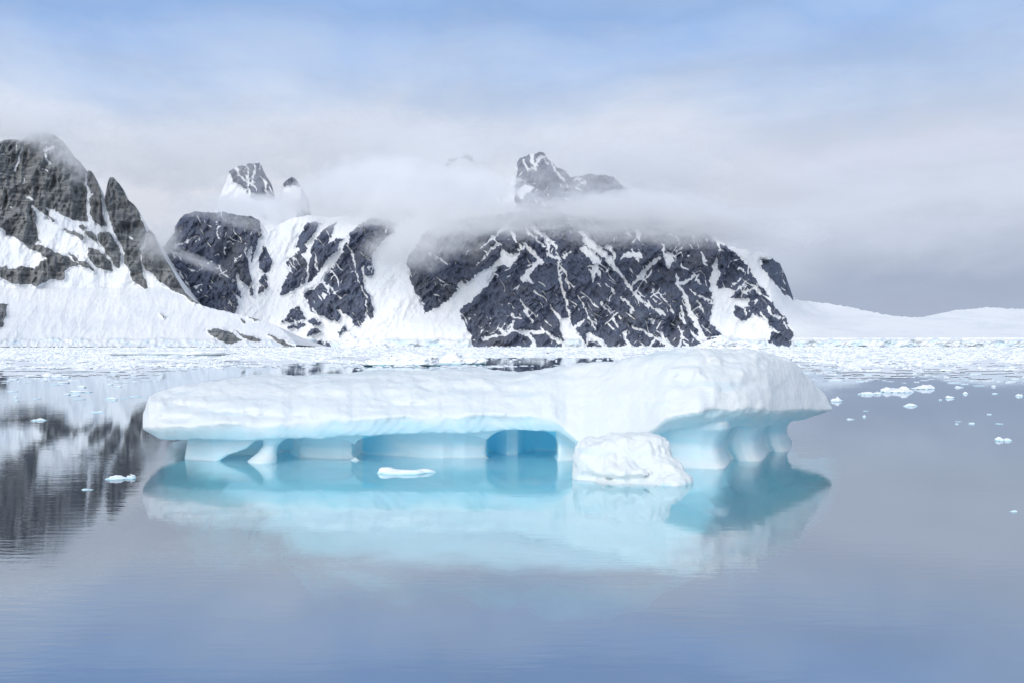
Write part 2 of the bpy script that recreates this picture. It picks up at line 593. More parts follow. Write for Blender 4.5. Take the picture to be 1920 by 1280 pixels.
def build_mountain(name, top, rocks, snows, depth, mat, step=1.6, base=649.5, relief=(26, 60), extra=None,
                   speck=0.0, label="", strata=False, edge_noise=1.0, jag=1.0, back_depth=500.0, cliff=None, seed=0.0, specks=None):
    top = np.asarray(top, np.float32)
    px = np.arange(top[0, 0], top[-1, 0] + 0.01, step, dtype=np.float32)
    ty = interp(top, px)
    ty = ty + jag * (fbm(px / 9.0, px * 0 + 3.3 + seed, oct=4) * 2.2)
    nrow = int(np.ceil((base - ty.min()) / step)) + 1
    t = np.linspace(0, 1, nrow, dtype=np.float32)
    PX = np.repeat(px[None, :], nrow, 0)
    PY = base + (np.minimum(ty, base - 1)[None, :] - base) * t[:, None]
    # warped coordinates make the borders ragged
    wx = PX + edge_noise * (fbm(PX / 14, PY / 14, 1.5 + seed, 4) * 3.6 + gnoise(PX / 3.2, PY / 3.2, 4.4) * 1.1)
    wy = PY + edge_noise * (fbm(PX / 14, PY / 14, 8.5 + seed, 4) * 3.6 + gnoise(PX / 3.2, PY / 3.2, 9.4) * 1.1)
    f = np.full(PX.shape, 60.0, np.float32)
    for poly in rocks:
        f = np.minimum(f, sd_poly(wx, wy, poly))
    for s in snows:
        if isinstance(s, tuple):
            d = sd_stroke(wx, wy, *s)
        else:
            d = sd_poly(wx, wy, s)
        f = np.maximum(f, -d)
    # joints of the rock fray the borders: streaks down to the right and straight down
    ja, jb = (PX * 0.62 + PY * 0.78), (-PX * 0.78 + PY * 0.62)
    f = f + edge_noise * (1.7 * fbm(ja / 15.0, jb / 3.6, 3.0 + seed, 3) + 1.3 * fbm(PX / 4.0, PY / 16.0, 9.0 + seed, 3)) * np.exp(-np.abs(f) / 9.0)
    if speck > 0:
        # thin snow gullies and ledges running with the joints of the rock
        wob = 0.7 * gnoise(PX / 28, PY / 28, 2.0 + seed)
        sp = ridged(jb / 15 + wob, ja / 95, 2.2 + seed, 3, 0.5)
        sp2 = ridged((PX * 0.75 + PY * 0.66) / 13 + wob, (PX * -0.66 + PY * 0.75) / 70, 7.2 + seed, 3, 0.5)
        w = specks(PX, PY) if specks else 1.0
        thr = 1.52 - speck * w - 0.22 * fbm(PX / 38, PY / 38, 5.1, 3)
        f = np.maximum(f, np.clip((np.maximum(sp, sp2 - 0.06) - thr) * 13.0, -50, 2.4))
    snow = np.clip(0.5 + f / 3.2, 0, 1)
    Y = depth(PX, PY)
    amp, wl = relief
    rr = ridged(PX / wl + PY / (wl * 2.5), PY / (wl * 1.6), 1.1 + seed, 5, 0.52)
    if strata:      # tall slabs split by upright cracks, with faint level bedding
        rr2 = -1.1 * (ridged(PX / 17 + 0.6 * gnoise(PX / 30, PY / 50, 2.0), PY / 95, 2.2 + seed, 4, 0.55) - 1.0)
        rr2 = rr2 + 0.35 * fbm(PX / 40, (PY - PX * 0.06 + 5 * gnoise(PX / 40, PY / 40, 3.0)) / 5.0, 6.2 + seed, 3, 0.6)
    else:           # sharp ribs running with the joints
        rr2 = -0.9 * (ridged(ja / 40, jb / 13, 6.2 + seed, 4, 0.55) - 1.0) - 0.6 * (ridged(PX / 13, PY / 45, 1.2 + seed, 4, 0.6) - 1.0)
    rough = 1 - 0.85 * np.clip(0.5 + f / 10.0, 0, 1)
    Yr = -(rr - 1.0) * amp * (0.12 + 0.88 * rough) + rr2 * 7.0 * rough
    Yr += 8.0 * np.clip((f + 3) / 6, 0, 1)                 # gullies sit back, ribs stand proud
    tt = np.clip((base - PY) / 10.0, 0, 1)
    Y = Y + Yr * tt
    ice = np.zeros_like(Y)
    if cliff is not None:
        Y, ice = cliff(PX, PY, Y, f)
    X, YY, Z = back(PX, PY, Y)
    V = np.stack([X, YY, Z], -1)
    # far side, so that the ridge is a solid body
    rows, s2, i2 = [V], [snow], [ice]
    crest = V[-1]
    for k, (dy, dz) in enumerate(((0.03, 0.02), (0.12, 0.12), (0.35, 0.4), (1.0, 1.05))):
        r = crest.copy()
        r[:, 1] += back_depth * dy
        r[:, 2] = crest[:, 2] * (1 - dz) - 5 * dz
        rows.append(r[None])
        s2.append(np.full((1, len(px)), 0.8, np.float32))
        i2.append(np.zeros((1, len(px)), np.float32))
    V = np.concatenate(rows, 0)
    snow = np.concatenate(s2, 0)
    ice = np.concatenate(i2, 0)
    me = mesh_from(name, V.reshape(-1, 3), grid_faces(V.shape[0], V.shape[1]), mat,
                   attrs={"snow": snow.ravel(), "ice": ice.ravel()})
    return link(name, me, kind="structure", label=label)


# --- near left mountain
L_top = [(-260, 240), (-160, 200), (-60, 255), (0, 265), (15, 262), (40, 262), (60, 250), (75, 245), (100, 252), (118, 265), (130, 280), (142, 297),
         (152, 305), (158, 315), (161, 330), (163, 321), (166, 318), (172, 322), (178, 333), (184, 350), (190, 372),
         (193, 390), (195, 380), (198, 362), (202, 342), (206, 333), (212, 333), (220, 340), (228, 352), (236, 370),
         (243, 378), (251, 383), (258, 395), (265, 408), (271, 420), (274, 438), (277, 433), (280, 431), (287, 438),
         (293, 455), (300, 470), (309, 487), (318, 500), (330, 525), (345, 548), (360, 562), (375, 572), (400, 580),
         (440, 588), (480, 598), (520, 612), (540, 630), (556, 647)]
L_rocks = [
    [(-300, 180), (0, 150), (161, 220), (161, 345), (165, 360), (163, 385), (161, 398), (166, 408), (170, 418), (160, 418), (150, 416), (140, 415),
     (125, 408), (115, 402), (105, 396), (95, 393), (84, 390), (95, 405), (104, 418), (100, 419), (88, 409), (72, 395), (58, 382),
     (60, 390), (66, 398), (71, 410), (65, 420), (70, 430), (72, 445), (75, 452), (66, 455), (68, 458), (80, 462),
     (95, 468), (110, 475), (118, 482), (130, 485), (140, 490), (151, 495), (140, 500), (133, 500), (125, 505),
     (120, 507), (123, 515), (118, 525), (112, 528), (100, 522), (90, 527), (80, 531), (70, 536), (60, 535), (40, 533),
     (25, 532), (10, 527), (0, 520), (-80, 500), (-300, 520)],
    [(163, 300), (180, 300), (193, 388), (195, 400), (199, 415), (204, 428), (198, 424), (190, 425), (180, 418), (173, 410), (168, 400),
     (167, 385), (169, 365), (164, 350), (162, 335)],
    [(197, 365), (200, 320), (230, 320), (274, 430), (276, 440), (270, 455), (266, 468), (263, 470), (263, 480), (264, 500),
     (268, 515), (275, 530), (278, 540), (273, 543), (258, 532), (250, 524), (240, 505), (232, 490), (231, 470), (225, 460),
     (220, 445), (213, 430), (207, 415), (202, 395), (197, 380)],
    [(277, 425), (285, 425), (325, 500), (380, 574), (360, 566), (345, 556), (330, 547), (318, 541), (310, 534), (300, 530),
     (290, 518), (280, 510), (268, 502), (264, 498), (264, 475), (270, 468), (275, 450)],
    [(181, 440), (190, 435), (205, 436), (215, 443), (222, 460), (226, 470), (225, 490), (226, 505), (218, 502), (210, 495),
     (203, 480), (195, 465), (186, 455), (182, 447)],
    [(157, 437), (165, 433), (175, 437), (182, 450), (190, 461), (183, 462), (178, 455), (165, 445)],
    [(165, 463), (175, 465), (190, 473), (200, 485), (207, 497), (210, 506), (203, 507), (195, 507), (180, 500), (170, 490), (165, 480)],
    [(120, 428), (128, 432), (140, 433), (150, 437), (158, 443), (155, 450), (150, 450), (140, 440), (128, 438)],
    [(149, 424), (155, 422), (161, 428), (154, 430)],
    [(127, 475), (140, 480), (148, 488), (160, 490), (170, 500), (180, 508), (178, 510), (165, 503), (155, 498), (140, 488)],
    [(-40, 470), (0, 458), (8, 456), (16, 459), (26, 467), (15, 470), (2, 467)],
    [(12, 481), (22, 485), (36, 495), (40, 503), (30, 503), (22, 493)],
    [(388, 620), (395, 617), (415, 617), (430, 623), (445, 632), (456, 638), (440, 641), (435, 647), (425, 646), (408, 638)],
    [(441, 621), (455, 627), (475, 630), (490, 636), (485, 641), (470, 638), (455, 632)],
    [(450, 600), (458, 603), (459, 609), (452, 606)], [(465, 593), (480, 596), (492, 602), (480, 601)],
    [(301, 587), (311, 594), (308, 597)],
    [(500, 626), (520, 634), (540, 644), (552, 651), (535, 649), (515, 639)],
    [(-30, 565), (0, 568), (14, 572), (12, 590), (6, 612), (-20, 620)],
]
L_snows = [
    [(-200, 420), (0, 429), (10, 433), (14, 440), (35, 450), (45, 460), (60, 468), (80, 480), (92, 487), (75, 492), (66, 503),
     (55, 502), (45, 500), (38, 500), (30, 504), (15, 506), (12, 499), (0, 500), (-200, 490)],
    ([(43, 276), (36, 300), (28, 320)], 2.5, 5), ([(83, 282), (98, 276)], 8), ([(84, 290), (94, 306), (87, 312)], 4, 2),
    ([(77, 318), (90, 319)], 2.5), ([(46, 335), (44, 346)], 5, 2), ([(52, 368), (64, 375)], 5, 2), ([(0, 291), (8, 289)], 3),
    ([(33, 262), (30, 282)], 2.5), ([(53, 355), (57, 362)], 2), ([(0, 325), (7, 323)], 3), ([(18, 388), (24, 391)], 3, 1),
    ([(162, 322), (160, 346), (165, 362), (163, 392), (168, 412), (178, 424)], 3, 7), ([(168, 372), (175, 364)], 3, 1),
    ([(193, 370), (194, 385), (198, 408), (206, 428), (216, 444), (226, 462), (230, 480), (232, 505)], 6, 7),
    ([(184, 455), (194, 468), (203, 484), (212, 502)], 4, 4), ([(243, 446), (248, 450)], 3),
    ([(276, 440), (269, 462), (263, 470)], 5, 3), ([(264, 470), (264, 488), (267, 502), (272, 520)], 1.5, 5),
    ([(113, 254), (116, 258)], 3),
    ([(97, 417), (90, 405)], 1.0),
]
L_snows[1:1] = []


def L_depth(px, py):
    h = 649.5 - py
    y = 1480 + np.where(h < 110, h * 2.3, 253 + (h - 110) * 0.55)
    return y + (px - 250) * 0.35


def shore_cliff(lo, hi, colour):
    def fn(PX, PY, Y, f):
        edge = lo + 6 * gnoise(PX / 40.0, PX * 0 + 2.0) + 3 * gnoise(PX / 11.0, PX * 0 + 6.0)
        k = sstep(edge - 2, edge + 2, PY)
        snowy = np.clip(f / 6, 0, 1)
        rough = fbm(PX / 16, PY / 12, 3.3, 3, 0.5)
        Y2 = Y - k * snowy * (6 - 7 * np.abs(rough)) + k * snowy * (649.5 - PY) * -1.2
        ice = k * snowy * np.clip(0.30 + 0.9 * fbm(PX / 22, PY / 8, 7.7, 3), 0, 1) * colour
        return Y2, ice
    return fn


def main_mountains():
    build_mountain("mountain", L_top, L_rocks, L_snows, L_depth, MAT_ROCK_NEAR, relief=(20, 55), edge_noise=0.75, jag=0.7, strata=True, step=1.4,
                   label="nearer grey layered rock mountain with spires above a smooth snow slope", seed=1.0,
                   cliff=shore_cliff(636, 649, 0.45))

    M_top = [(255, 480), (300, 462), (318, 447), (328, 424), (338, 409), (353, 400), (372, 396), (395, 399), (420, 398), (445, 404), (470, 405), (486, 413), (494, 427),
             (500, 438), (515, 425), (540, 412), (575, 404), (620, 408), (660, 402), (700, 398), (740, 400), (800, 412), (860, 402), (900, 396), (945, 398),
             (1000, 394), (1060, 402), (1120, 408), (1200, 418), (1260, 428), (1300, 434), (1322, 438), (1345, 451), (1362, 460), (1400, 470),
             (1430, 473), (1448, 482), (1462, 494), (1474, 520), (1487, 559), (1500, 563), (1530, 566), (1560, 571), (1600, 577), (1650, 588),
             (1690, 594), (1720, 596), (1750, 591), (1790, 583), (1850, 577), (1920, 580), (2000, 590), (2100, 592), (2230, 610)]
    M_rocks = [
        [(300, 470), (325, 435), (330, 395), (345, 385), (440, 385), (486, 395), (489, 425), (492, 440), (486, 448), (483, 460), (480, 475),
         (475, 490), (472, 498), (468, 505), (471, 525), (466, 537), (458, 534), (450, 526), (444, 514), (443, 516), (447, 540), (453, 552),
         (449, 560), (445, 555), (444, 575), (441, 588), (425, 583), (400, 578), (380, 574), (365, 566), (345, 555), (330, 530), (300, 500)],
        [(487, 480), (495, 462), (503, 470), (508, 480), (510, 495), (505, 510), (498, 512), (488, 505), (486, 495)],
        [(488, 517), (498, 514), (503, 525), (502, 538), (493, 550), (485, 548), (485, 530)],
        [(471, 532), (475, 540), (474, 552), (466, 552)],
        [(573, 420), (590, 414), (604, 418), (588, 440), (580, 450), (572, 460), (575, 470), (566, 478), (575, 490), (578, 500), (577, 510),
         (575, 530), (570, 545), (560, 552), (548, 552), (536, 558), (525, 552), (530, 540), (532, 530), (540, 510), (537, 500), (540, 488),
         (548, 478), (555, 472), (556, 460), (560, 445), (570, 435)],
        [(605, 432), (615, 422), (630, 420), (622, 440), (615, 455), (628, 452), (643, 446), (635, 460), (620, 480), (605, 500), (595, 515),
         (585, 525), (573, 534), (577, 515), (580, 490), (585, 470), (590, 455)],
        [(640, 465), (648, 450), (655, 438), (668, 428), (680, 416), (700, 408), (720, 410), (740, 418), (738, 435), (725, 445), (715, 452), (710, 465),
         (697, 475), (695, 490), (698, 500), (703, 515), (695, 520), (685, 515), (680, 520), (685, 537), (690, 550), (698, 565), (702, 580),
         (700, 592), (694, 598), (688, 590), (686, 600), (678, 610), (672, 615), (664, 612), (662, 600), (655, 593), (645, 590), (638, 582),
         (637, 600), (630, 605), (620, 600), (608, 595), (598, 590), (590, 585), (580, 585), (575, 570), (570, 551), (590, 539), (603, 530),
         (617, 510), (627, 495), (636, 480)],
        [(545, 585), (560, 572), (568, 585), (573, 597), (560, 602), (540, 603), (526, 604), (530, 598), (538, 595)],
        [(541, 613), (555, 606), (573, 604), (570, 612), (555, 616), (545, 615)],
        [(576, 602), (590, 596), (600, 605), (597, 611), (580, 608)],
        [(585, 618), (592, 615), (601, 622), (590, 628), (575, 633), (578, 626)], [(635, 623), (645, 612), (651, 620), (641, 626), (638, 633)],
        [(586, 650), (597, 640), (612, 642), (623, 650)],
        [(762, 492), (775, 470), (790, 445), (810, 425), (840, 415), (880, 410), (920, 405), (950, 402), (946, 430), (938, 455), (938, 470), (935, 485), (925, 495), (910, 503),
         (895, 515), (880, 528), (870, 533), (865, 525), (858, 531), (855, 545), (845, 555), (838, 566), (825, 576), (812, 579), (805, 584),
         (795, 587), (793, 575), (790, 560), (782, 556), (778, 541), (772, 531), (766, 510)],
        [(935, 497), (940, 440), (945, 400), (1000, 390), (1200, 405), (1320, 430), (1345, 455), (1365, 465), (1385, 480), (1402, 500), (1420, 530), (1445, 560),
         (1455, 578), (1470, 595), (1483, 615), (1489, 632), (1480, 640), (1486, 650), (890, 650), (886, 640), (880, 622), (870, 605), (862, 590), (865, 580), (885, 565),
         (900, 550), (915, 535), (925, 515)],
        [(1424, 484), (1434, 487), (1448, 485), (1460, 490), (1475, 505), (1492, 562), (1476, 556), (1460, 540), (1445, 520), (1430, 502)],
        [(815, 650), (828, 635), (842, 628), (855, 640), (868, 650)],
        [(838, 596), (845, 597), (843, 603), (838, 602)],
    ]
    M_snows = [
        ([(525, 563), (560, 546), (600, 523), (625, 491), (645, 455), (655, 444)], 14, 6),
        ([(650, 445), (660, 480), (668, 515), (680, 545), (687, 560), (686, 600)], 2.2, 3.2), ([(604, 527), (615, 545), (622, 560)], 4, 1.5),
        ([(615, 537), (630, 550), (638, 560), (650, 553)], 4, 2), ([(572, 560), (577, 575), (582, 592)], 4, 6), ([(560, 568), (568, 585), (573, 596)], 3, 5),
        ([(588, 575), (592, 588)], 2, 5), ([(602, 420), (592, 440), (580, 458), (572, 480), (577, 500), (575, 530)], 7, 3),
        ([(632, 424), (622, 445), (612, 458)], 6, 2), ([(590, 470), (592, 492), (597, 508)], 2, 4), ([(550, 484), (552, 500)], 2.5, 1.5),
        ([(636, 582), (648, 597), (660, 610)], 5, 10), ([(678, 500), (686, 530)], 4, 2), ([(545, 548), (550, 554)], 7),
        # centre ledge
        [(938, 465), (945, 473), (958, 477), (974, 474), (970, 490), (956, 501), (944, 494), (934, 499), (926, 514), (912, 532), (893, 548), (868, 566), (860, 585),
         (863, 600), (876, 630), (890, 655), (740, 655), (780, 600), (800, 590), (820, 581), (842, 570), (853, 552), (858, 536), (868, 541), (885, 530), (905, 512), (930, 496), (937, 485)],
        ([(950, 424), (920, 450), (895, 470)], 6, 2), ([(955, 430), (965, 447), (976, 466)], 3, 5), ([(935, 456), (910, 478), (892, 500)], 5, 2),
        ([(985, 430), (1002, 445), (1020, 462)], 4, 5), ([(998, 425), (1012, 438), (1036, 456)], 8, 6), ([(925, 442), (912, 455)], 4, 2),
        ([(972, 470), (985, 460), (990, 470)], 5, 3), ([(984, 455), (1000, 476), (1014, 492)], 4, 9), ([(982, 522), (993, 510), (1006, 492)], 12, 6),
        ([(985, 520), (998, 530)], 6, 3), ([(1022, 450), (1030, 475), (1045, 487), (1050, 510), (1053, 535)], 5, 4), ([(1050, 525), (1056, 548), (1062, 570), (1068, 596)], 5, 5),
        ([(1038, 458), (1048, 485), (1060, 510), (1068, 530), (1076, 540)], 2.5, 3), ([(1060, 520), (1068, 542)], 3, 3), ([(1055, 482), (1072, 472)], 6, 2),
        ([(1088, 434), (1105, 455), (1128, 475), (1150, 500), (1172, 525), (1195, 555), (1226, 581)], 9, 3),
        ([(1100, 450), (1125, 470), (1146, 492), (1160, 512)], 17, 6),
        [(1086, 466), (1098, 461), (1112, 470), (1124, 484), (1128, 496), (1112, 494), (1104, 484)],
        ([(1140, 462), (1152, 478), (1150, 490)], 8, 4), ([(1182, 540), (1205, 515), (1216, 500), (1228, 490)], 5, 9), ([(1228, 491), (1240, 482)], 9, 3),
        [(1163, 486), (1172, 474), (1184, 469), (1204, 478), (1204, 487), (1190, 482), (1176, 481)], ([(1195, 485), (1198, 492)], 5, 2),
        ([(1118, 500), (1112, 520), (1111, 530)], 10, 2), ([(1106, 505), (1111, 528)], 4, 3), ([(1136, 531), (1152, 550), (1133, 573), (1145, 588)], 3, 3),
        ([(1168, 558), (1180, 576), (1186, 584)], 4, 5), ([(1190, 550), (1196, 562), (1201, 575)], 6, 3), ([(1085, 555), (1098, 578), (1113, 618)], 3, 4),
        ([(1033, 571), (1042, 585), (1052, 602)], 3, 6), ([(976, 560), (984, 578), (998, 604)], 2.5, 5), ([(955, 570), (975, 590)], 2, 2),
        ([(958, 590), (968, 596), (978, 596)], 5, 2), ([(984, 585), (992, 578)], 4, 2),
        [(1048, 596), (1068, 596), (1072, 612), (1086, 625), (1100, 652), (1050, 654), (1056, 635), (1050, 618)],
        ([(1078, 615), (1095, 597)], 4, 4), ([(1015, 614), (1030, 628), (1048, 640)], 4, 7), ([(1018, 622), (985, 624), (960, 620)], 7, 5), ([(935, 614), (945, 624), (965, 604)], 5, 3),
        ([(985, 624), (1000, 640), (1000, 650)], 9, 5), ([(905, 634), (935, 628), (960, 622)], 5, 4), ([(1105, 630), (1125, 640), (1133, 650)], 10, 8), ([(1170, 624), (1178, 648)], 8, 6),
        ([(1188, 612), (1208, 622), (1224, 632)], 6, 3), ([(1218, 651), (1228, 632), (1245, 640), (1258, 652)], 4, 9), ([(1240, 625), (1252, 645)], 8, 9),
        ([(1150, 600), (1156, 608)], 6, 3), ([(1165, 598), (1162, 594)], 4), ([(1275, 652), (1280, 622), (1271, 614)], 5, 2), ([(1282, 640), (1292, 648)], 3, 5),
        ([(1232, 582), (1240, 588), (1250, 592)], 9, 4), ([(1258, 580), (1262, 586)], 7, 4), ([(1276, 575), (1280, 592), (1284, 606)], 4, 7), ([(1224, 600), (1225, 608)], 4),
        ([(1235, 546), (1245, 560), (1256, 572)], 2, 4), ([(1222, 555), (1232, 549)], 3, 4), ([(1242, 458), (1246, 478), (1256, 502)], 5, 3),
        [(1243, 464), (1250, 476), (1262, 474), (1263, 495), (1256, 503), (1250, 490)], ([(1277, 452), (1265, 470)], 3, 2), ([(1300, 440), (1302, 455)], 3, 3), ([(1278, 465), (1266, 480)], 3, 2),
        ([(1267, 518), (1276, 538), (1285, 560), (1295, 585), (1306, 608), (1320, 640)], 5, 11), ([(1272, 532), (1285, 528), (1300, 519)], 8, 6),
        ([(1295, 542), (1305, 553), (1320, 560), (1336, 567)], 3, 4), ([(1308, 565), (1316, 578), (1321, 590)], 5, 2), ([(1300, 582), (1310, 572)], 3, 2), ([(1310, 526), (1316, 534)], 3, 2),
        [(1352, 462), (1345, 474), (1343, 490), (1347, 505), (1351, 516), (1345, 522), (1345, 541), (1364, 539), (1380, 546), (1369, 556), (1386, 560), (1405, 560),
         (1406, 575), (1394, 580), (1380, 575), (1374, 588), (1388, 602), (1406, 600), (1414, 588), (1424, 594), (1438, 600), (1448, 620), (1440, 640), (1462, 654), (1345, 655),
         (1357, 635), (1342, 615), (1330, 604), (1334, 590), (1337, 570), (1332, 545), (1328, 530), (1333, 510), (1339, 490), (1346, 470)],
        ([(1390, 520), (1380, 530), (1370, 536)], 2, 3), ([(1388, 505), (1398, 510)], 5, 3), ([(1410, 535), (1426, 550)], 4, 6), ([(1440, 578), (1450, 588), (1462, 596)], 5, 5),
        ([(1396, 535), (1382, 547)], 3, 3), ([(1430, 610), (1450, 618), (1458, 625)], 7, 5), ([(1438, 600), (1425, 588)], 5), ([(1398, 580), (1400, 590)], 3), ([(1470, 605), (1477, 612)], 3, 4),
        ([(1365, 612), (1375, 618)], 2), ([(1390, 618), (1402, 612)], 2),
        # dome
        ([(330, 458), (350, 452), (372, 443)], 2.5, 4.5), ([(330, 440), (342, 435)], 2, 2), ([(367, 455), (375, 448)], 2.5, 2), ([(410, 425), (411, 447)], 2.5, 3), ([(423, 456), (432, 452), (436, 457)], 3, 2),
        ([(420, 465), (421, 478)], 2, 2), ([(440, 488), (452, 480)], 2, 3), ([(318, 490), (335, 508), (350, 530), (357, 545)], 2, 4), ([(390, 495), (400, 489)], 2.5, 2), ([(402, 480), (410, 477)], 2, 2),
        ([(368, 538), (376, 533)], 5, 2), ([(388, 530), (397, 542)], 1.5, 2), ([(460, 463), (464, 488)], 3, 2), ([(470, 465), (468, 490), (472, 505)], 6, 8), ([(443, 512), (450, 535)], 3, 5),
        ([(448, 445), (455, 458)], 2, 2), ([(461, 425), (461, 448)], 1.5), ([(470, 428), (470, 440)], 1.5), ([(455, 535), (453, 528)], 2), ([(346, 540), (347, 545)], 3), ([(428, 570), (434, 569)], 2),
        ([(482, 465), (478, 485), (482, 500)], 5, 4),
    ]

    def M_depth(px, py):
        h = 649.5 - py
        y0 = 1900 + 0.0 * px
        steep = y0 + h * 0.72
        hill = 1850 + np.where(h < 16, h * 0.4, 6.4 + (h - 16) * 9.0)        # ice cliff, then a long gentle snowfield
        k = sstep(1440, 1560, px)
        dome = steep - 60 * np.exp(-((px - 410) / 70) ** 2)
        return dome * (1 - k) + hill * k

    def specks(PX, PY):
        return 0.4 + 0.9 * sstep(860, 1000, PX) * (1 - 0.4 * sstep(1040, 1060, PX) * (1 - sstep(1060, 1100, PX)))

    build_mountain("mountain", M_top, M_rocks, M_snows, M_depth, MAT_ROCK_FAR, relief=(30, 70), step=1.3, edge_noise=1.0, jag=0.8, speck=0.05, specks=specks,
                   label="long dark slate massif with snow filled gullies and white snowfield beside it", seed=3.0, back_depth=900,
                   cliff=shore_cliff(637, 650, 0.8))

    # summits standing farther back, showing through the mist
    def far(dy):
        return lambda px, py: 2500 + dy + (649.5 - py) * 0.5
    P1_top = [(372, 470), (395, 420), (410, 372), (422, 345), (430, 320), (445, 311), (460, 310), (470, 307), (487, 306), (492, 316), (498, 328), (509, 346), (520, 385), (530, 420), (545, 470)]
    P1_rocks = [[(428, 322), (445, 305), (470, 300), (490, 300), (512, 346), (520, 372), (500, 380), (470, 372), (456, 352), (440, 340)],
                [(468, 380), (485, 384), (498, 398), (498, 412), (482, 402)]]
    P1_snows = [([(440, 314), (448, 326), (462, 340)], 7, 4), ([(462, 306), (465, 330), (464, 356)], 5, 4), ([(476, 308), (476, 330), (472, 350)], 3, 3), ([(487, 308), (484, 318)], 4, 2)]
    build_mountain("mountain_peak", P1_top, P1_rocks, P1_snows, far(0), MAT_ROCK_FAR, relief=(18, 30), jag=1.0, speck=0.06, seed=5.0, base=600,
                   label="blunt dark summit dusted with snow above the dome shaped rock")
    P2_top = [(508, 470), (522, 410), (530, 347), (537, 339), (547, 332), (558, 340), (566, 350), (571, 360), (578, 373), (580, 395), (585, 430), (592, 470)]
    P2_rocks = [[(527, 345), (547, 325), (582, 370), (584, 420), (560, 430), (545, 425), (556, 400), (552, 385), (566, 372), (564, 352), (545, 348), (530, 352)]]
    build_mountain("mountain_peak", P2_top, P2_rocks, [], far(40), MAT_ROCK_FAR, relief=(12, 26), jag=0.8, speck=0.1, seed=6.0, base=600,
                   label="small dark horn of rock wrapped in mist beside the blunt summit")
    P3_top = [(760, 430), (800, 350), (820, 322), (833, 308), (842, 299), (856, 295), (872, 290), (884, 293), (893, 304), (905, 320), (925, 345), (960, 420)]
    P3_rocks = [[(834, 308), (842, 297), (860, 290), (888, 288), (894, 303), (880, 302), (868, 297), (852, 304), (842, 312)]]
    build_mountain("mountain_peak", P3_top, P3_rocks, [([(864, 290), (862, 304)], 5, 5)], far(300), MAT_ROCK_FAR, relief=(14, 26), speck=0.08, seed=7.0, base=600,
                   label="faint snowy summit barely showing above the cloud bank")
    P4_top = [(905, 440), (940, 380), (962, 330), (970, 303), (976, 297), (985, 293), (995, 290), (1002, 288), (1010, 286), (1019, 285), (1026, 294), (1035, 305), (1044, 314), (1054, 317), (1062, 322),
              (1070, 333), (1080, 331), (1092, 330), (1105, 326), (1118, 328), (1132, 328), (1150, 333), (1165, 345), (1185, 368), (1230, 400), (1290, 440)]
    P4_rocks = [[(968, 305), (976, 292), (990, 284), (1022, 278), (1070, 322), (1100, 320), (1150, 328), (1190, 370), (1260, 420), (1180, 430), (1080, 420), (1000, 400), (966, 390), (968, 350)]]
    P4_snows = [([(1024, 292), (1034, 308), (1046, 325), (1058, 342)], 3, 4), ([(1000, 288), (998, 302), (1004, 318)], 7, 5), ([(1012, 292), (1006, 306)], 5, 5), ([(980, 300), (990, 316)], 4, 5),
                [(968, 360), (985, 345), (1000, 350), (996, 362), (975, 376)], ([(1078, 336), (1096, 345)], 6, 4)]
    build_mountain("mountain_peak", P4_top, P4_rocks, P4_snows, far(120), MAT_ROCK_FAR, relief=(22, 34), speck=0.06, seed=8.0, base=600,
                   label="sharp central summit rising out of the mist with a shoulder to its right")


main_mountains()

# ------------------------------------------------------------------ mist banks round the summits
ico = None


def unit_sphere():
    n, mrows = 24, 16
    V, Fc = [], []
    for i in range(mrows + 1):
        th = math.pi * i / mrows
        for j in range(n):
            ph = 2 * math.pi * j / n
            V.append((math.sin(th) * math.cos(ph), math.sin(th) * math.sin(ph), math.cos(th)))
    for i in range(mrows):
        for j in range(n):
            a, b_ = i * n + j, i * n + (j + 1) % n
            Fc.append((a, a + n, b_ + n, b_))
    return mesh_from("mist", V, Fc, MAT_CLOUD)


MIST = unit_sphere()


def mist(px, py, Y, rx, ry, depth=90.0, d=1.0, tilt=0.0, label=""):
    x, y, z = back(px, py, Y)
    o = link("mist", MIST, kind="stuff", label=label)
    o.location = (x, y, z)
    o.scale = (rx * Y / F, depth, ry * Y / F)
    o.rotation_euler = (0, R(tilt), 0)
    o.color = (1, 1, 1, d)
    return o


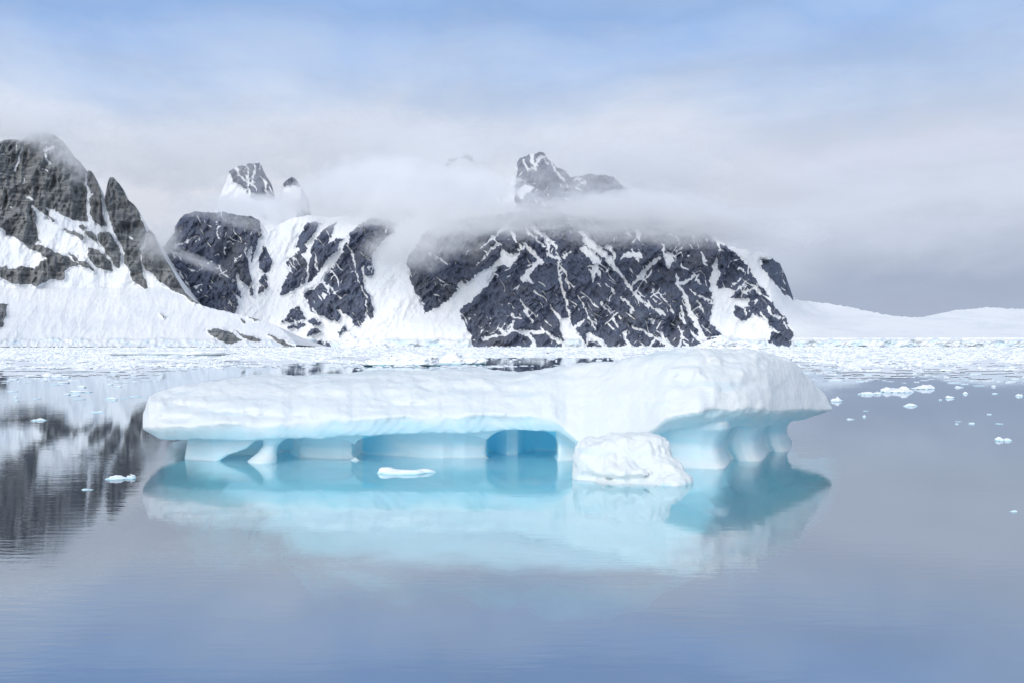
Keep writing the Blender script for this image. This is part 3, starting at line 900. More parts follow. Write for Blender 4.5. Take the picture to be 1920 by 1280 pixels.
for a in [
    # px, row, distance, half width, half height, half depth, density
    (650, 372, 1850, 170, 62, 80, 1.0, 0), (800, 392, 1830, 180, 68, 90, 1.0, 0), (970, 404, 1830, 210, 42, 90, 0.8, -3),
    (1190, 396, 1830, 240, 60, 100, 0.9, 3), (1330, 415, 1850, 170, 46, 90, 0.9, 4), (715, 350, 2350, 170, 74, 140, 1.0, 0),
    (860, 358, 2450, 180, 50, 140, 0.9, 0), (1180, 388, 2350, 160, 38, 120, 0.7, 0), (480, 394, 2300, 120, 42, 110, 0.9, 0), (545, 392, 2300, 50, 46, 90, 0.28, 0),
    (400, 388, 1780, 120, 30, 50, 0.45, 0), (455, 418, 1760, 80, 20, 35, 0.4, 10), (365, 488, 1770, 85, 15, 25, 0.8, 24), (300, 455, 1760, 45, 60, 60, 0.7, 40),
    (40, 226, 1620, 180, 48, 80, 0.8, 0), (150, 290, 1640, 70, 70, 60, 0.35, 40), (780, 465, 1790, 80, 62, 60, 0.6, 0), (725, 465, 1780, 65, 40, 50, 0.6, 0), (1440, 440, 1950, 130, 40, 90, 0.6, 0),
    (465, 335, 2350, 90, 55, 90, 0.09, 0), (1060, 335, 2400, 150, 70, 90, 0.16, 0), (860, 300, 2600, 90, 50, 90, 0.08, 0), (95, 268, 1600, 120, 40, 60, 0.3, 20),
    (350, 300, 2700, 260, 90, 150, 0.30, 0), (750, 285, 2950, 330, 95, 200, 0.35, 0), (1180, 310, 2800, 280, 80, 200, 0.30, 0), (10, 215, 1560, 170, 56, 80, 0.4, 8),
    (880, 430, 1790, 190, 26, 50, 0.6, 0), (1010, 432, 1780, 90, 26, 40, 0.5, -6), (1130, 440, 1780, 120, 34, 50, 0.5, 4), (1265, 448, 1790, 110, 26, 50, 0.5, 5), (640, 420, 1780, 80, 26, 40, 0.35, 0), (830, 450, 1780, 110, 44, 50, 0.55, 10),
]:
    mist(*a[:6], d=a[6], tilt=a[7], label="soft white mist bank drifting across the mountain face")

# ------------------------------------------------------------------ surface nets
def surface_nets(f, org, sp):
    """f on a grid, negative inside -> vertices in grid units mapped to org+sp*i, quads"""
    s = f < 0
    nx, ny, nz = f.shape
    c = np.zeros((nx - 1, ny - 1, nz - 1), np.uint8)
    for dx in (0, 1):
        for dy in (0, 1):
            for dz in (0, 1):
                c += s[dx:nx - 1 + dx, dy:ny - 1 + dy, dz:nz - 1 + dz]
    act = (c > 0) & (c < 8)
    idx = np.full(act.shape, -1, np.int32)
    cells = np.argwhere(act)
    idx[act] = np.arange(len(cells))
    acc = np.zeros((len(cells), 3), np.float32)
    cnt = np.zeros(len(cells), np.float32)
    for ax in range(3):
        o1, o2 = [a for a in range(3) if a != ax]
        for b1 in (0, 1):
            for b2 in (0, 1):
                p0 = cells.copy()
                p0[:, o1] += b1
                p0[:, o2] += b2
                p1 = p0.copy()
                p1[:, ax] += 1
                v0 = f[p0[:, 0], p0[:, 1], p0[:, 2]]
                v1 = f[p1[:, 0], p1[:, 1], p1[:, 2]]
                k = (v0 < 0) != (v1 < 0)
                t = np.where(k, v0 / np.where(k, v0 - v1, 1), 0)
                pt = p0.astype(np.float32)
                pt[:, ax] += t
                acc[k] += pt[k]
                cnt[k] += 1
    V = acc / np.maximum(cnt, 1)[:, None]
    faces = []
    for ax in range(3):
        o1, o2 = (ax + 1) % 3, (ax + 2) % 3
        sl0 = [slice(1, n - 1) for n in f.shape]
        sl1 = list(sl0)
        sl0[ax] = slice(0, f.shape[ax] - 1)
        sl1[ax] = slice(1, f.shape[ax])
        a = s[tuple(sl0)]
        b_ = s[tuple(sl1)]
        e = np.argwhere(a != b_)
        flip = a[tuple(e.T)]
        e = e + 1
        e[:, ax] -= 1
        q = []
        for (d1, d2) in ((-1, -1), (0, -1), (0, 0), (-1, 0)):
            cc = e.copy()
            cc[:, o1] += d1
            cc[:, o2] += d2
            q.append(idx[cc[:, 0], cc[:, 1], cc[:, 2]])
        q = np.stack(q, 1)
        q = np.where(flip[:, None], q, q[:, ::-1])
        faces.append(q[(q >= 0).all(1)])
    Fc = np.concatenate(faces)
    return V * np.asarray(sp, np.float32) + np.asarray(org, np.float32), Fc, V


def smin(a, b, k):
    h = np.clip(0.5 + 0.5 * (b - a) / k, 0, 1)
    return b * (1 - h) + a * h - k * h * (1 - h)


def smax(a, b, k):
    return -smin(-a, -b, k)


def vertex_normals(V, Fc):
    a = V[Fc[:, 2]] - V[Fc[:, 0]]
    b_ = V[Fc[:, 3]] - V[Fc[:, 1]]
    n = np.cross(a, b_)
    N = np.zeros_like(V)
    for k in range(4):
        np.add.at(N, Fc[:, k], n)
    N /= np.linalg.norm(N, axis=1, keepdims=True) + 1e-9
    return N


def submesh(name, V, Fc, N, sel, mat, attrs):
    fs = Fc[sel]
    used = np.unique(fs)
    remap = np.full(len(V), -1, np.int32)
    remap[used] = np.arange(len(used))
    return mesh_from(name, V[used], remap[fs], mat, attrs={k: v[used] for k, v in attrs.items()}, normals=N[used])


# ------------------------------------------------------------------ the iceberg
def build_iceberg():
    # bearing u is measured in photograph pixels at the eye (u = 960 + F X / Y), Y is the real distance
    du, dy, dz = 2.4, 0.08, 0.05
    u = np.arange(244, 1584, du, dtype=np.float32)
    y = np.arange(29.6, 43.6, dy, dtype=np.float32)
    z = np.arange(-0.7, 4.35, dz, dtype=np.float32)
    # outer edge of the snow: distance and height
    edge = np.array([(244, 34.2, 1.2), (262, 34.0, 1.22), (280, 33.4, 1.25), (310, 32.9, 1.30), (400, 32.5, 1.38), (500, 32.6, 1.42), (600, 32.8, 1.52), (680, 33.1, 1.58),
                     (800, 33.3, 1.60), (912, 33.5, 1.60), (1040, 33.2, 1.55), (1062, 33.2, 1.1), (1090, 33.0, 0.75), (1130, 32.5, 0.70), (1180, 31.9, 0.85), (1225, 31.3, 1.35), (1250, 31.0, 1.75), (1310, 30.7, 1.98), (1340, 30.8, 2.02),
                     (1400, 31.7, 2.02), (1440, 32.7, 1.92), (1500, 35.3, 1.72), (1530, 36.7, 1.62), (1562, 38.3, 1.52), (1590, 38.9, 1.48)])
    Ye = np.interp(u, edge[:, 0], edge[:, 1]) + 0.14 * fbm(u / 60, u * 0 + 1.7, oct=2)
    Ze = np.interp(u, edge[:, 0], edge[:, 2]) + 0.07 * fbm(u / 40, u * 0 + 5.7, oct=4)
    crest = np.array([(244, 34.3, 800), (260, 34.2, 800), (264, 34.3, 786), (272, 34.6, 770), (280, 35.0, 748), (295, 35.5, 741), (310, 35.8, 735), (360, 36.2, 722), (430, 36.6, 712), (500, 36.8, 705), (620, 37.0, 700),
                      (800, 37.0, 695), (900, 37.0, 696), (960, 36.8, 697), (1050, 36.0, 689), (1130, 35.0, 680), (1200, 34.0, 668), (1250, 33.6, 660), (1310, 33.4, 655), (1400, 34.2, 656),
                      (1450, 35.2, 662), (1490, 36.6, 680), (1520, 37.6, 712), (1545, 38.4, 742), (1562, 38.8, 764), (1590, 39.0, 800)])
    Yc = np.interp(u, crest[:, 0], crest[:, 1])
    yc = np.interp(u, crest[:, 0], crest[:, 2]) + 0.8 * fbm(u / 22, u * 0 + 8.8, oct=3)
    Zc = EYE - (yc - HOR) * Yc / F
    Yb = np.interp(u, [244, 262, 290, 340, 420, 1300, 1480, 1540, 1562, 1590], [34.4, 34.6, 38.0, 40.5, 42.2, 42.2, 41.5, 40.2, 39.0, 38.0])
    # ledge (inner line of the soffit)
    led = np.array([(244, 1.2, 0.2), (262, 1.15, 0.2), (300, 0.78, 0.5), (400, 0.81, 0.3), (500, 0.83, 0.2), (600, 0.87, 0.16), (680, 0.92, 0.14), (800, 1.0, 0.12), (912, 1.03, 0.12), (1042, 1.05, 0.15), (1062, 0.85, 0.15), (1090, 0.50, 0.2),
                    (1150, 0.50, 0.25), (1200, 0.75, 0.35), (1230, 1.05, 0.5), (1255, 1.28, 0.7), (1330, 1.26, 1.3), (1440, 1.20, 1.5), (1500, 1.18, 1.4), (1530, 1.24, 1.3), (1562, 1.45, 0.6), (1590, 1.5, 0.5)])
    Zl = np.interp(u, led[:, 0], led[:, 1]) + 0.02 * fbm(u / 30, u * 0 + 2.2, oct=3)
    Wl = np.interp(u, led[:, 0], led[:, 2])
    U, YY = u[:, None], y[None, :]
    A = lambda v: v[:, None]
    t = np.clip((YY - A(Ye)) / np.maximum(A(Yc - Ye), 0.3), 0, 1)
    prof = 1 - (1 - t) ** 1.75
    XW = (U - 960) * YY / F
    lump = fbm(XW * 0.75, YY * 0.75 + 0 * U, 4.4, 4, 0.45)
    hum = sstep(1180, 1280, u) * (1 - sstep(1480, 1540, u))
    topz = A(Ze) + A(Zc - Ze) * prof
    fall = np.clip(YY - A(Yc), 0, 10)
    topz = topz - 0.016 * fall ** 2 - 0.02 * fall
    soft = np.sin(math.pi * np.clip(t, 0, 1)) * (t < 1)
    topz = topz + soft * t * lump * (0.10 + 0.06 * A(hum))
    # terraces and hollows in the snow face
    inn = np.clip((YY - A(Ye)) / A(Wl), 0, 1)
    botz = A(Ze) - 0.10 + (A(Zl) - (A(Ze) - 0.10)) * inn ** 0.85
    Z3 = z[None, None, :]
    f = smax(Z3 - topz[:, :, None], botz[:, :, None] - Z3, 0.10)
    f = smax(f, (A(Ye) - YY)[:, :, None] + 0 * Z3, 0.10)
    f = smax(f, (YY - A(Yb))[:, :, None] + 0 * Z3, 0.3).astype(np.float32)

    # undercut wall below the ledge: foot curve with lobes and alcoves
    foot = np.array([(244, 60), (344, 60), (352, 37.2), (372, 36.4), (400, 35.9), (470, 35.7), (515, 36.0), (540, 36.8), (552, 35.6), (562, 35.0), (600, 34.4), (640, 34.2), (664, 34.1), (700, 34.0), (800, 34.0), (912, 34.0), (1047, 34.0), (1056, 34.1), (1090, 34.4), (1150, 33.7), (1210, 32.9), (1270, 32.1), (1320, 31.8), (1350, 31.85), (1362, 32.1), (1367, 32.9), (1371, 34.8), (1385, 34.1), (1405, 33.8), (1424, 33.9), (1433, 34.3),
                     (1437, 35.2), (1441, 37.3), (1455, 36.8), (1472, 36.8), (1482, 37.3), (1488, 38.6), (1494, 60), (1590, 60)])
    S = np.clip(z[None, :] / A(Zl), -0.6, 1.15)                 # (u, z)
    g = np.clip(4 * S * (1 - S), -0.6, 1)
    shift = np.interp(u, [244, 500, 560, 640, 700, 900, 1000, 1046, 1090, 1290, 1340, 1490, 1590], [0, 0, 0, 14, 10, 0, 0, -8, 0, 6, 15, 12, 12])
    uu = A(u) + A(shift) * np.clip(g, 0, 1) - A(shift) * 0.4 * np.clip(S, 0, 1) ** 2
    Yw = np.interp(uu, foot[:, 0], foot[:, 1])
    k = np.array([1, 2, 3, 2, 1], np.float32)
    k /= k.sum()
    Yw = np.apply_along_axis(lambda c: np.convolve(np.pad(c, 2, mode="edge"), k, "valid"), 0, Yw)
    Yw = Yw + 0.26 * np.clip(g, 0, 1) - 0.16 * np.clip(S, 0.6, 1.1) - 0.5 * np.clip(-S, 0, 0.6)
    low = np.maximum(Yw[:, None, :] - YY[:, :, None], (YY - 40.8)[:, :, None])
    low = np.maximum(low, Z3 - (A(Zl) + 0.25)[:, :, None])
    f = smin(f, low.astype(np.float32), 0.10)
    del low
    # rounded alcoves melted into the wall at the waterline
    def slot(uc, ru, zc, rz, deep, n=3.2):
        iu = (u > uc - ru - 60) & (u < uc + ru + 60)
        ui = u[iu]
        q = (np.abs(ui[:, None] - uc) / ru) ** n + (np.abs(z[None, :] - zc) / rz) ** n
        q = (q ** (1 / n) - 1) * 0.5
        yd = np.interp(ui, deep[0], deep[1])[:, None, None]
        c = np.maximum(q[:, None, :], YY[:, :, None] - yd - 0.35 * np.clip(1 - ((Z3 - zc) / rz) ** 2, 0, 1))
        f[iu] = smax(f[iu], (-c).astype(np.float32), 0.05)
    slot(792, 130, 0.36, 0.60, ([660, 680, 700, 740, 790, 830, 850, 870, 905, 925], [36.2, 36.1, 35.8, 35.2, 34.75, 34.5, 34.65, 34.55, 34.75, 34.9]))
    slot(979, 68, 0.38, 0.66, ([905, 925, 950, 972, 984, 1005, 1045], [36.9, 36.6, 35.7, 35.8, 37.0, 37.3, 36.9]))
    slot(612, 56, 0.30, 0.48, ([550, 590, 640, 670], [34.9, 34.65, 34.45, 34.5]), 2.4)
    # the leaning pillar and the hanging curtain to its left
    X3 = (U[:, :, None] - 491) / 1844 * YY[:, :, None]

    def column(cu, cy, ru_of_z, cu_of_z):
        c = np.interp(z, cu_of_z[0], cu_of_z[1])[None, None, :]
        r = np.interp(z, ru_of_z[0], ru_of_z[1])[None, None, :]
        dx = (U[:, :, None] - c) * YY[:, :, None] / F
        return (np.sqrt(dx ** 2 + ((YY[:, :, None] - cy) * 0.8) ** 2) - r).astype(np.float32)
    iu = (u > 420) & (u < 620)
    sub = f[iu]
    Us, U = U, U[iu]
    P = column(0, 33.75, ([-0.7, -0.1, 0.05, 0.3, 0.55, 0.8, 1.0], [0.75, 0.56, 0.50, 0.33, 0.26, 0.42, 0.8]), ([-0.7, 0.0, 0.3, 0.55, 0.8, 1.0], [488, 491, 501, 508, 516, 528]))
    P = np.maximum(P, Z3 - 1.15)
    f[iu] = smin(sub, P, 0.12)
    U = Us
    iu = (u > 330) & (u < 500)
    Ui = U[iu]
    zb = np.interp(Ui[:, 0], [330, 395, 430, 462, 485, 500], [-0.6, -0.2, 0.24, 0.40, 0.78, 1.0])[:, None, None]
    yc_ = np.interp(Ui[:, 0], [330, 345, 400, 500], [36.0, 34.8, 34.2, 34.0])[:, None, None]
    C = np.maximum(np.abs(YY[:, :, None] - yc_) - 0.28, zb - Z3)
    C = np.maximum(C, Z3 - 1.1)
    C = np.maximum(C, ((346 - Ui[:, 0])[:, None, None] + 10 * np.clip(Z3, 0, 1)) * 0.019 + 0 * YY[:, :, None])
    f[iu] = smin(f[iu], C.astype(np.float32), 0.14)
    # the arch right of the pillar runs through to the far side
    iu = (u > 500) & (u < 575)
    cxa = 537.0
    Tn = np.sqrt(((U[iu][:, :, None] - cxa) / 14.0) ** 2 + ((Z3 - 0.36) / 0.40) ** 2) - 1 + 0 * YY[:, :, None]
    Tn = np.maximum(Tn * 0.3, YY[:, :, None] - 37.0)
    f[iu] = smax(f[iu], (-Tn).astype(np.float32), 0.06)
    # relief
    near = np.argwhere(np.abs(f) < 0.35)
    pu, py_, pz = u[near[:, 0]], y[near[:, 1]], z[near[:, 2]]
    xx = (pu - 960) * py_ / F
    zl_ = Zl[near[:, 0]]
    cap = sstep(-0.05, 0.45, pz - zl_ - 0.25)
    nz_ = fbm(xx * 1.5, py_ * 1.5, pz * 1.5, 4, 0.52) * 0.06
    big = fbm(xx * 0.45, py_ * 0.45, pz * 0.8 + 4, 3) * 0.13
    # hollows, terraces and swellings of the snow face
    wu, wz = 14 * gnoise(pu / 30, pz * 3, 2.0), 0.05 * gnoise(pu / 25, pz * 3, 7.0)
    for (cu, cz, ru, rz, dep) in ((1285, 2.75, 30, .22, .26), (1405, 2.7, 22, .18, .24), (1340, 3.35, 50, .13, .14), (1230, 2.45, 40, .3, .13), (355, 1.85, 45, .12, .2),
                                  (420, 1.72, 60, .07, .14), (760, 1.9, 90, .10, .10), (1100, 1.95, 30, .1, .12), (330, 1.5, 30, .1, .16), (620, 2.2, 120, .12, .07), (900, 2.4, 140, .15, .07),
                                  (480, 1.60, 70, .06, .14), (1180, 2.3, 50, .3, -.12), (300, 1.9, 25, .3, -.14), (1360, 2.35, 40, .12, -.10), (1450, 2.4, 30, .2, .10), (690, 1.75, 40, .07, .10)):
        big = big + dep * np.exp(-((pu - cu + wu) / ru) ** 2 - ((pz - cz + wz) / rz) ** 2)
    big = big + 0.12 * sstep(360, 280, pu) * fbm(xx * 1.8, py_ * 1.8, pz * 2.2, 3)
    hm = np.interp(pu, u, hum)
    scal = gnoise(xx * 0.9, py_ * 0.9, pz * 0.5 + 9) * 0.05
    f[near[:, 0], near[:, 1], near[:, 2]] += (cap * (nz_ * (1 + hm) + big) + (1 - cap) * scal).astype(np.float32)
    f[:, :, 0] = 1.0
    f[u < 266] = 1.0
    f[-1] = 1.0
    V, Fc, G = surface_nets(f, (u[0], y[0], z[0]), (du, dy, dz))
    # which vertex is what
    vu, vy, vz = V[:, 0].copy(), V[:, 1], V[:, 2]
    zl = np.interp(vu, u, Zl)
    ze = np.interp(vu, u, Ze)
    ye = np.interp(vu, u, Ye)
    W = V.copy()
    W[:, 0] = (vu - 960) * vy / F
    N = vertex_normals(W, Fc)
    if (N[:, 2] * (vz > 2.5)).sum() < 0:
        Fc = Fc[:, ::-1]
        N = -N
    rag = 0.10 * fbm(W[:, 0] * 0.8, W[:, 1] * 0.8, vz * 0 + 2, 3)
    # bare glacier ice below the snow edge, light glowing through it painted as bluer colour in alcoves and cave
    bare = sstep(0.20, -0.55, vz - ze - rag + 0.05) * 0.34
    soff = sstep(0.25, -0.3, N[:, 2]) * sstep(0.02, -0.1, vz - ze)  # undersides tinted bluer, their shade put into the colour
    ice_glow = np.interp(vu, [244, 345, 375, 400, 470, 520, 545, 556, 575, 620, 655, 676, 682, 705, 770, 850, 905, 911, 916, 945, 965, 985, 1010, 1040, 1045, 1050, 1080, 1250, 1364, 1372, 1392, 1434, 1442, 1460, 1490, 1590],
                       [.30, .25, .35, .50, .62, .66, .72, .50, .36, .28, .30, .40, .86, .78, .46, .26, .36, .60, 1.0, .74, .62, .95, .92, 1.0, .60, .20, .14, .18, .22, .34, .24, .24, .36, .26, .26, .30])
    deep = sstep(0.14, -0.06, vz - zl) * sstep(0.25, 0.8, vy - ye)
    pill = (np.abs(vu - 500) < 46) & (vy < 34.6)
    ice_glow = np.where(pill, 0.24, ice_glow)
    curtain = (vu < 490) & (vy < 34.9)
    ice_glow = np.where(curtain & ~pill, 0.28, ice_glow)
    blue = np.clip(np.maximum(bare + 0.28 * soff, deep * ice_glow), 0, 1)
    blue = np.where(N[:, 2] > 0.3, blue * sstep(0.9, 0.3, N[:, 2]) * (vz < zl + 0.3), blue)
    root = bpy.data.objects.new("iceberg", None)
    COL.objects.link(root)
    root.location = (0, 36.0, 0)
    root["label"] = "long low white iceberg with blue undercut caves and pillars at its waterline"
    root["category"] = "iceberg"
    W[:, 1] -= 36.0
    fc = W[Fc].mean(1)
    fu = vu[Fc].mean(1)
    fy = vy[Fc].mean(1)
    fb = (vz - (zl + ze) * 0.5 - rag * 0.5)[Fc].mean(1)
    fl = (vz - zl)[Fc].mean(1)
    fn = N[Fc][:, :, 2].mean(1)
    part = np.full(len(Fc), 1)
    part[(fb > 0)] = 0
    lowm = (fl < 0.02) & (fn < 0.9)
    part[lowm & (np.abs(fu - 500) < 46) & (fy < 34.7)] = 2
    part[lowm & (fu > 1050) & (fu <= 1368) & (fy < 36)] = 3
    part[lowm & (fu > 1368) & (fu <= 1439) & (fy < 38)] = 4
    part[lowm & (fu > 1439)] = 5
    part[lowm & (fu > 1039) & (fu <= 1050)] = 1
    part[lowm & (fu > 908) & (fu < 1047) & (fy > 34.6)] = 6
    names = {0: ("snow_cap", "smooth white snow cap rising to a mound at its right end"), 1: ("ice_wall", "pale blue undercut ice wall with shallow alcoves"), 2: ("ice_pillar", "slim leaning pillar beside a small arch"),
             3: ("ice_pillar", "broad pale pillar behind the ice block"), 4: ("ice_pillar", "middle waisted pillar under the right overhang"), 5: ("ice_pillar", "last rounded pillar at the right end"),
             6: ("ice_cave", "deep vivid blue cave at the waterline")}
    for k_, (nm, lb) in names.items():
        sel = part == k_
        if sel.any():
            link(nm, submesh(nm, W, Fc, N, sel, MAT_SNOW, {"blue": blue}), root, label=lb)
    # the foot of the berg under water
    gx = np.arange(-14, 14, 0.1, dtype=np.float32)
    gy = np.arange(12.5, 42.0, 0.1, dtype=np.float32)
    GX, GY = np.meshgrid(gx, gy)
    n1 = fbm(GX / 3.6, GY / 5.0, 2.0, 4, 0.5)
    # a pale tongue of ice just under the surface, lower terraces on its flanks, undercut below
    front = np.interp(GX, [-20, -13, -10.5, -8.8, -6.3, -4.2, -2, 0, 2.4, 3.7, 4.7, 6.1, 8, 10, 20], [60, 36, 32.0, 28.6, 23.0, 18.6, 16.9, 16.6, 16.8, 18.6, 22.4, 27.5, 33, 37.5, 60])
    outer = np.interp(GX, [-20, -13.2, -12, -9.5, -7, -5, -4.2, 3.7, 5, 6.5, 8, 9.8, 11.5, 12.8, 20], [60, 35.5, 32.0, 27.0, 23.2, 21.0, 21, 22, 22.4, 24.6, 26.8, 29.6, 33.6, 38.0, 60])
    e1 = GY - front + n1 * 1.9 + 0.25 * fbm(GX / 0.7, GY / 1.2, 8.0, 3)
    e2 = GY - outer + n1 * 1.2
    d1 = sstep(-0.6, 1.6, e1)
    depth = 0.40 + 0.16 * fbm(GX / 2.2, GY / 3.0, 6.0, 3, 0.5) - 0.18 * sstep(24, 34, GY)
    depth = depth + (1 - d1) * sstep(-2.0, 1.5, e2) * (3.6 + 0.8 * n1)
    inside = np.maximum(e1 + 0.6, e2)
    depth = np.clip(depth, 0.16, 8)
    under = depth + 0.05 + 3.0 * sstep(0, 5, inside)
    ny_, nx_ = GX.shape
    top = np.stack([GX, GY - 36.0, -depth], -1).reshape(-1, 3)
    bot = np.stack([GX, GY - 36.0, -under], -1).reshape(-1, 3)
    F2 = grid_faces(ny_, nx_)
    F2 = F2[(inside.reshape(-1)[F2] > 0).all(1)]
    V2 = np.concatenate([top, bot])
    F2 = np.concatenate([F2, F2[:, ::-1] + ny_ * nx_])
    rim = np.concatenate([inside.ravel(), inside.ravel()])
    me2 = mesh_from("submerged_foot", V2, F2, MAT_SHELF, attrs={"rim": rim})
    link("submerged_foot", me2, root, label="turquoise glowing ice foot under the water")
    return root


build_iceberg()


# ------------------------------------------------------------------ the white block in front
def build_block():
    du = 0.045
    x = np.arange(-2.3, 2.3, du, dtype=np.float32)
    y = np.arange(-1.9, 2.4, du, dtype=np.float32)
    z = np.arange(-0.5, 1.75, du, dtype=np.float32)
    X, Y, Z = np.meshgrid(x, y, z, indexing="ij")
    f = np.full(X.shape, 9.0, np.float32)
    for (cx, cy, cz, rx, ry, rz) in ((-0.45, 0.35, 0.30, 1.15, 1.15, 1.02), (0.50, 0.30, 0.38, 0.95, 1.0, 0.98), (0.95, -0.2, 0.02, 0.80, 0.95, 0.80), (1.35, -0.75, -0.1, 0.48, 0.6, 0.48),
                                     (-1.15, 0.35, 0.25, 0.70, 0.8, 0.85), (-0.9, -0.35, 0.1, 0.6, 0.6, 0.6), (-0.2, -0.6, -0.05, 1.0, 0.7, 0.55), (0.6, -0.85, -0.1, 0.8, 0.6, 0.45)):
        q = np.sqrt(((X - cx) / rx) ** 2 + ((Y - cy) / ry) ** 2 + ((Z - cz) / rz) ** 2)
        f = smin(f, (q - 1) * min(rx, ry, rz), 0.22)
    f = f + 0.16 * fbm(X * 0.9, Y * 0.9, Z * 1.1 + 3, 2) + 0.075 * fbm(X * 2.4, Y * 2.4, Z * 2.4, 4, 0.55) - 0.025 * (ridged(X * 1.3, Y * 1.3, Z * 1.6 + 5, 2) - 0.8)
    # undercut notch along the waterline
    f = f + 0.30 * np.exp(-((Z - 0.10) / 0.14) ** 2) * sstep(0.9, -0.2, X) * sstep(0.2, -0.6, Y)
    f[:, :, 0] = 1
    V, Fc, G = surface_nets(f.astype(np.float32), (x[0], y[0], z[0]), (du, du, du))
    N = vertex_normals(V, Fc)
    if (N[:, 2] * (V[:, 2] > 0.7)).sum() < 0:
        Fc, N = Fc[:, ::-1], -N
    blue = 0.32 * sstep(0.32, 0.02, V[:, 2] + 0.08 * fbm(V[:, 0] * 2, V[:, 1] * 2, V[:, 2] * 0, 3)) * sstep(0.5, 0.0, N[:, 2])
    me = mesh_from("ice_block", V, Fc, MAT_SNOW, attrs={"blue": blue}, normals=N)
    o = link("ice_block", me, label="rounded white snowy ice block in front of the iceberg pillars", category="ice block")
    o.location = ((1183 - 960) * 29.2 / F, 29.3, 0)
    o.scale = (0.90, 0.95, 1.0)
    return o


build_block()


# ------------------------------------------------------------------ floes
def floe_mesh(seed, ring=40, lev=9, hump=0.5, under=0.35, plate=0.5, name="ice_floe", mat=None):
    """unit floe: about 1 wide, 1 deep, 1 high above water; a ragged plate with humps and a submerged skirt"""
    rs = np.random.RandomState(seed)
    a = np.linspace(0, 2 * math.pi, ring, endpoint=False)
    out = 0.5 * (1 + 0.22 * fbm(np.cos(a) * 1.2 + seed * 3.1, np.sin(a) * 1.2, 0.5, 4))
    prof = [(0.75, -under), (0.93, -under * 0.5), (0.97, 0.0), (1.0, plate * 0.5), (0.97, plate * 0.8), (0.90, plate), (0.7, plate * 1.02), (0.45, plate), (0.2, plate)]
    V = []
    for (r, h) in prof:
        X = np.cos(a) * out * r
        Y = np.sin(a) * out * r
        n = fbm(X * 2.6 + seed * 1.7, Y * 2.6 - seed, 1.0, 4)
        m_ = fbm(X * 6 + seed * 1.7, Y * 6 - seed, 3.0, 3)
        hh = h + (hump * np.clip(n + 0.25, 0, 2) * (1 - r * r * 0.85) + 0.10 * m_ * (1 if h > 0.1 else 0)) * (1 if h > 0.05 else 0)
        V.append(np.stack([X * (1 + 0.05 * m_), Y * (1 + 0.05 * m_), hh], 1))
    V = np.concatenate(V)
    c = V[-ring:].mean(0)
    V = np.concatenate([V, [c]])
    Fc = []
    for i in range(len(prof) - 1):
        for j in range(ring):
            p, q = i * ring + j, i * ring + (j + 1) % ring
            Fc.append((p, q, q + ring, p + ring))
    b0 = (len(prof) - 1) * ring
    for j in range(0, ring, 2):
        Fc.append((b0 + j, b0 + (j + 1) % ring, b0 + (j + 2) % ring, len(V) - 1))
    return mesh_from(name, V, Fc, mat or MAT_FLOE)


def lump_mesh(seed, blobs, mat, name="iceberg", rough=0.10):
    """unit berg: blobs (cx, cy, cz, rx, ry, rz) in a box one wide, one deep and one high"""
    x = np.linspace(-0.62, 0.62, 60).astype(np.float32)
    y = np.linspace(-0.62, 0.62, 30).astype(np.float32)
    z = np.linspace(-0.25, 1.25, 34).astype(np.float32)
    X, Y, Z = np.meshgrid(x, y, z, indexing="ij")
    f = np.full(X.shape, 9.0, np.float32)
    for (cx, cy, cz, rx, ry, rz) in blobs:
        q = np.sqrt(((X - cx) / rx) ** 2 + ((Y - cy) / ry) ** 2 + ((Z - cz) / rz) ** 2)
        f = smin(f, (q - 1) * min(rx, ry, rz), 0.09)
    f = f + rough * 0.5 * fbm(X * 5, Y * 5, Z * 2.4 + seed, 4, 0.55) + rough * 0.25 * ridged(X * 9, Y * 9, Z * 4 + seed, 2) - rough * 0.25
    f[:, :, 0] = 1
    V, Fc, G = surface_nets(f.astype(np.float32), (x[0], y[0], z[0]), (x[1] - x[0], y[1] - y[0], z[1] - z[0]))
    N = vertex_normals(V, Fc)
    if (N[:, 2] * (V[:, 2] > 0.3)).sum() < 0:
        Fc = Fc[:, ::-1]
    return mesh_from(name, V, Fc, mat)




def random_lump(seed):
    r = np.random.RandomState(seed)
    bl = [(0, 0, 0.05, 0.40, 0.36, 0.26)]
    for i in range(5):
        bl.append((r.uniform(-0.32, 0.32), r.uniform(-0.25, 0.25), r.uniform(0.0, 0.15), r.uniform(0.14, 0.26), r.uniform(0.14, 0.27), r.uniform(0.2, 0.7)))
    return lump_mesh(seed * 3.3, bl, MAT_FLOE, "ice_floe", 0.09)


LUMPS = [random_lump(i + 1) for i in range(6)]
BENT = lump_mesh(2.2, [(-0.34, 0.25, 0.05, 0.17, 0.26, 0.62), (-0.16, 0.0, 0.05, 0.24, 0.24, 0.40), (0.06, -0.25, 0.05, 0.24, 0.22, 0.44), (0.32, 0.05, 0.05, 0.2, 0.18, 0.45), (-0.02, -0.1, 0.0, 0.34, 0.28, 0.34)], MAT_FLOE, "ice_floe", 0.06)
FLOES = [floe_mesh(i + 1, hump=0.25 + 0.5 * ((i * 37) % 10) / 10, plate=0.35 + 0.2 * (i % 3)) for i in range(9)]


def floe(px, py, wpx, hpx, label, var, aspect=0.6, rot=0.0, group=None, cat="ice floe", name="ice_floe"):
    Y = water_y(py)
    X = (px - 960) * Y / F
    s = wpx * Y / F
    o = link(name, FLOES[var % len(FLOES)], label=label, category=cat)
    if group:
        o["group"] = group
    o.location = (X, Y + s * aspect * 0.3, 0)
    o.scale = (s, s * aspect, max(0.05, hpx * Y / F))
    o.rotation_euler = (0, 0, rot)
    return o


